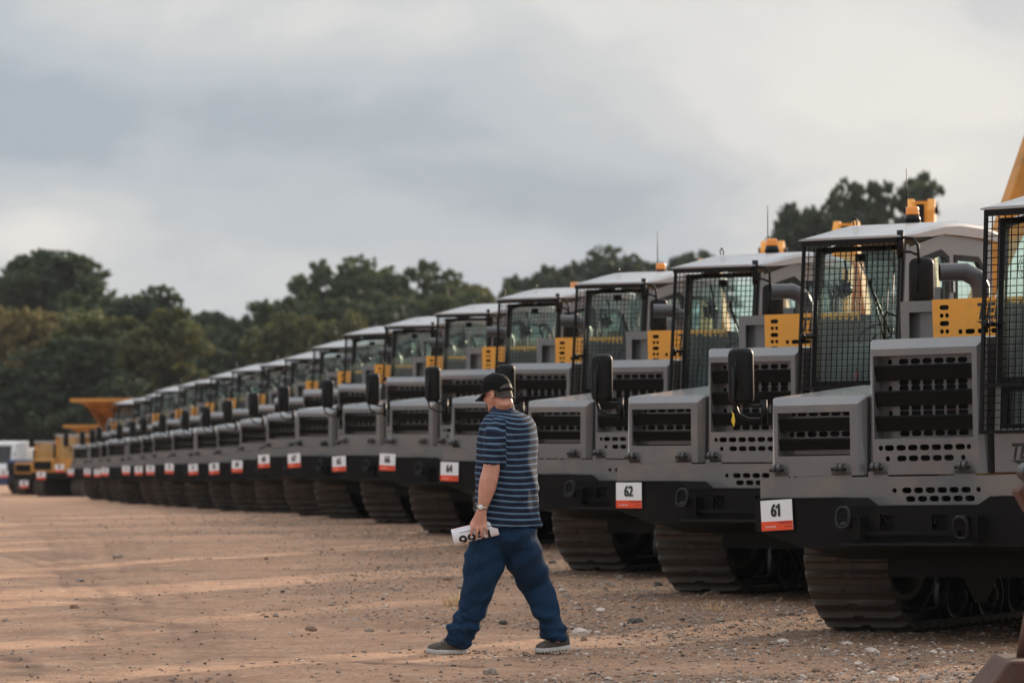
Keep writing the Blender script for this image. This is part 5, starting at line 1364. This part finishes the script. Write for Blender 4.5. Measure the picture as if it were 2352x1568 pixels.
# white truck
root = empty('truck'); m = MB()
m.prism([(0, .55), (0, 1.35), (.25, 1.5), (.55, 2.6), (1.9, 2.65), (1.9, .55)], -1.15, 1.15, 'white_paint', axis='x', bev=.05); cb = m.build('cab', root)
m = MB(); m.faces([(-1.0, .22, 1.55), (1.0, .22, 1.55), (.95, .50, 2.42), (-.95, .50, 2.42)], [(0, 1, 2, 3)], 'lens_dark'); m.build('windscreen', cb)
m = MB(); m.box(-1.15, 1.15, -.08, .02, .45, .85, 'blue_paint', bev=.03); m.build('bumper', root)
m = MB(); m.box(-1.15, 1.15, 2.1, 3.8, 1.0, 2.3, 'white_paint', bev=.05); m.build('box_body', root)
for s in (-1, 1):
    m = MB(); m.box(s*1.32-.07, s*1.32+.07, .35, .45, 1.5, 2.15, 'white_paint', bev=.03); m.tube([(s*1.1, .4, 2.0), (s*1.3, .4, 2.05)], .03, 'black_frame', 6); m.build('mirror', cb)
    for y in (.9, 4.9): m = MB(); m.cyl((s*1.15, y, .48), (s*.85, y, .48), .48, 'rubber', 22); m.cyl((s*1.16, y, .48), (s*1.1, y, .48), .24, 'white_paint', 16); m.build('wheel', root)
put_far(root, -22, 138, -22, .72); tag(root, 'white truck with blue bumper cut by the left edge', 'truck')
# ------------------------------------------------------------------ rusty grab jaw at the near right corner
root = empty('rusty_bucket', (0, 20.0, 0)); m = MB()
m.prism([(2.31, 0), (2.435, .137), (2.544, .272), (3.25, .285), (3.4, 0)], -.35, .35, 'rust', bev=.012); lo_ = m.build('lower_jaw', root)
m = MB(); m.prism([(2.612, 1.142), (2.68, 1.19), (2.80, 1.30), (3.3, 1.38), (3.35, 1.0), (2.95, .88), (2.68, 1.02)], -.14, .14, 'rust', bev=.012); m.build('upper_jaw', root)
m = MB(); m.prism([(3.05, .28), (3.0, 1.1), (3.35, 1.3), (3.5, .6), (3.4, 0), (3.2, 0)], -.22, .22, 'rust', bev=.012); m.build('back_plate', root)
m = MB(); m.cyl((2.70, -.2, 1.235), (2.70, .2, 1.235), .05, 'dark_steel', 16); m.build('hinge_pin', root)
m = MB(); m.cyl((2.665, 0, .27), (2.69, 0, .50), .045, 'rust', 14, r1=.028); m.build('pin', root)
tag(root, 'rusty brown grab jaw standing at the bottom right corner, cut by the frame', 'grab')
# ------------------------------------------------------------------ yellow leaf caught on the nearest mirror's arm
mat('leaf_yellow', (.75, .52, .04), .6)
m = MB(); P_ = CARR[0].location; Mw = Matrix.Translation(P_) @ CARR[0].rotation_euler.to_matrix().to_4x4()
m.faces([Mw @ Vector(q_) for q_ in ((-.150, -.135, 1.625), (-.125, -.14, 1.60), (-.118, -.138, 1.55), (-.135, -.13, 1.505), (-.150, -.142, 1.55), (-.145, -.13, 1.59))], [(0, 1, 5), (1, 2, 4, 5), (2, 3, 4)], 'leaf_yellow')
lf = m.build('leaf'); tag(lf, 'small yellow leaf hanging from the mirror arm of the nearest carrier', 'leaf')
# ------------------------------------------------------------------ air
hz = MB(); hz.box(-420, 420, -60, 520, -3, 60, 'cavity_black'); hzo = hz.build('haze')
hm = bpy.data.materials.new('haze_air'); hm.use_nodes = True; n_, l_ = hm.node_tree.nodes, hm.node_tree.links; n_.clear()
pv = n_.new('ShaderNodeVolumePrincipled'); pv.inputs['Color'].default_value = (.80, .88, .95, 1); pv.inputs['Density'].default_value = .00011; pv.inputs['Anisotropy'].default_value = .2
oo = n_.new('ShaderNodeOutputMaterial'); l_.new(pv.outputs[0], oo.inputs['Volume'])
hzo.data.materials.clear(); hzo.data.materials.append(hm); tag(hzo, 'thin grey haze over the yard', 'haze', kind='stuff')
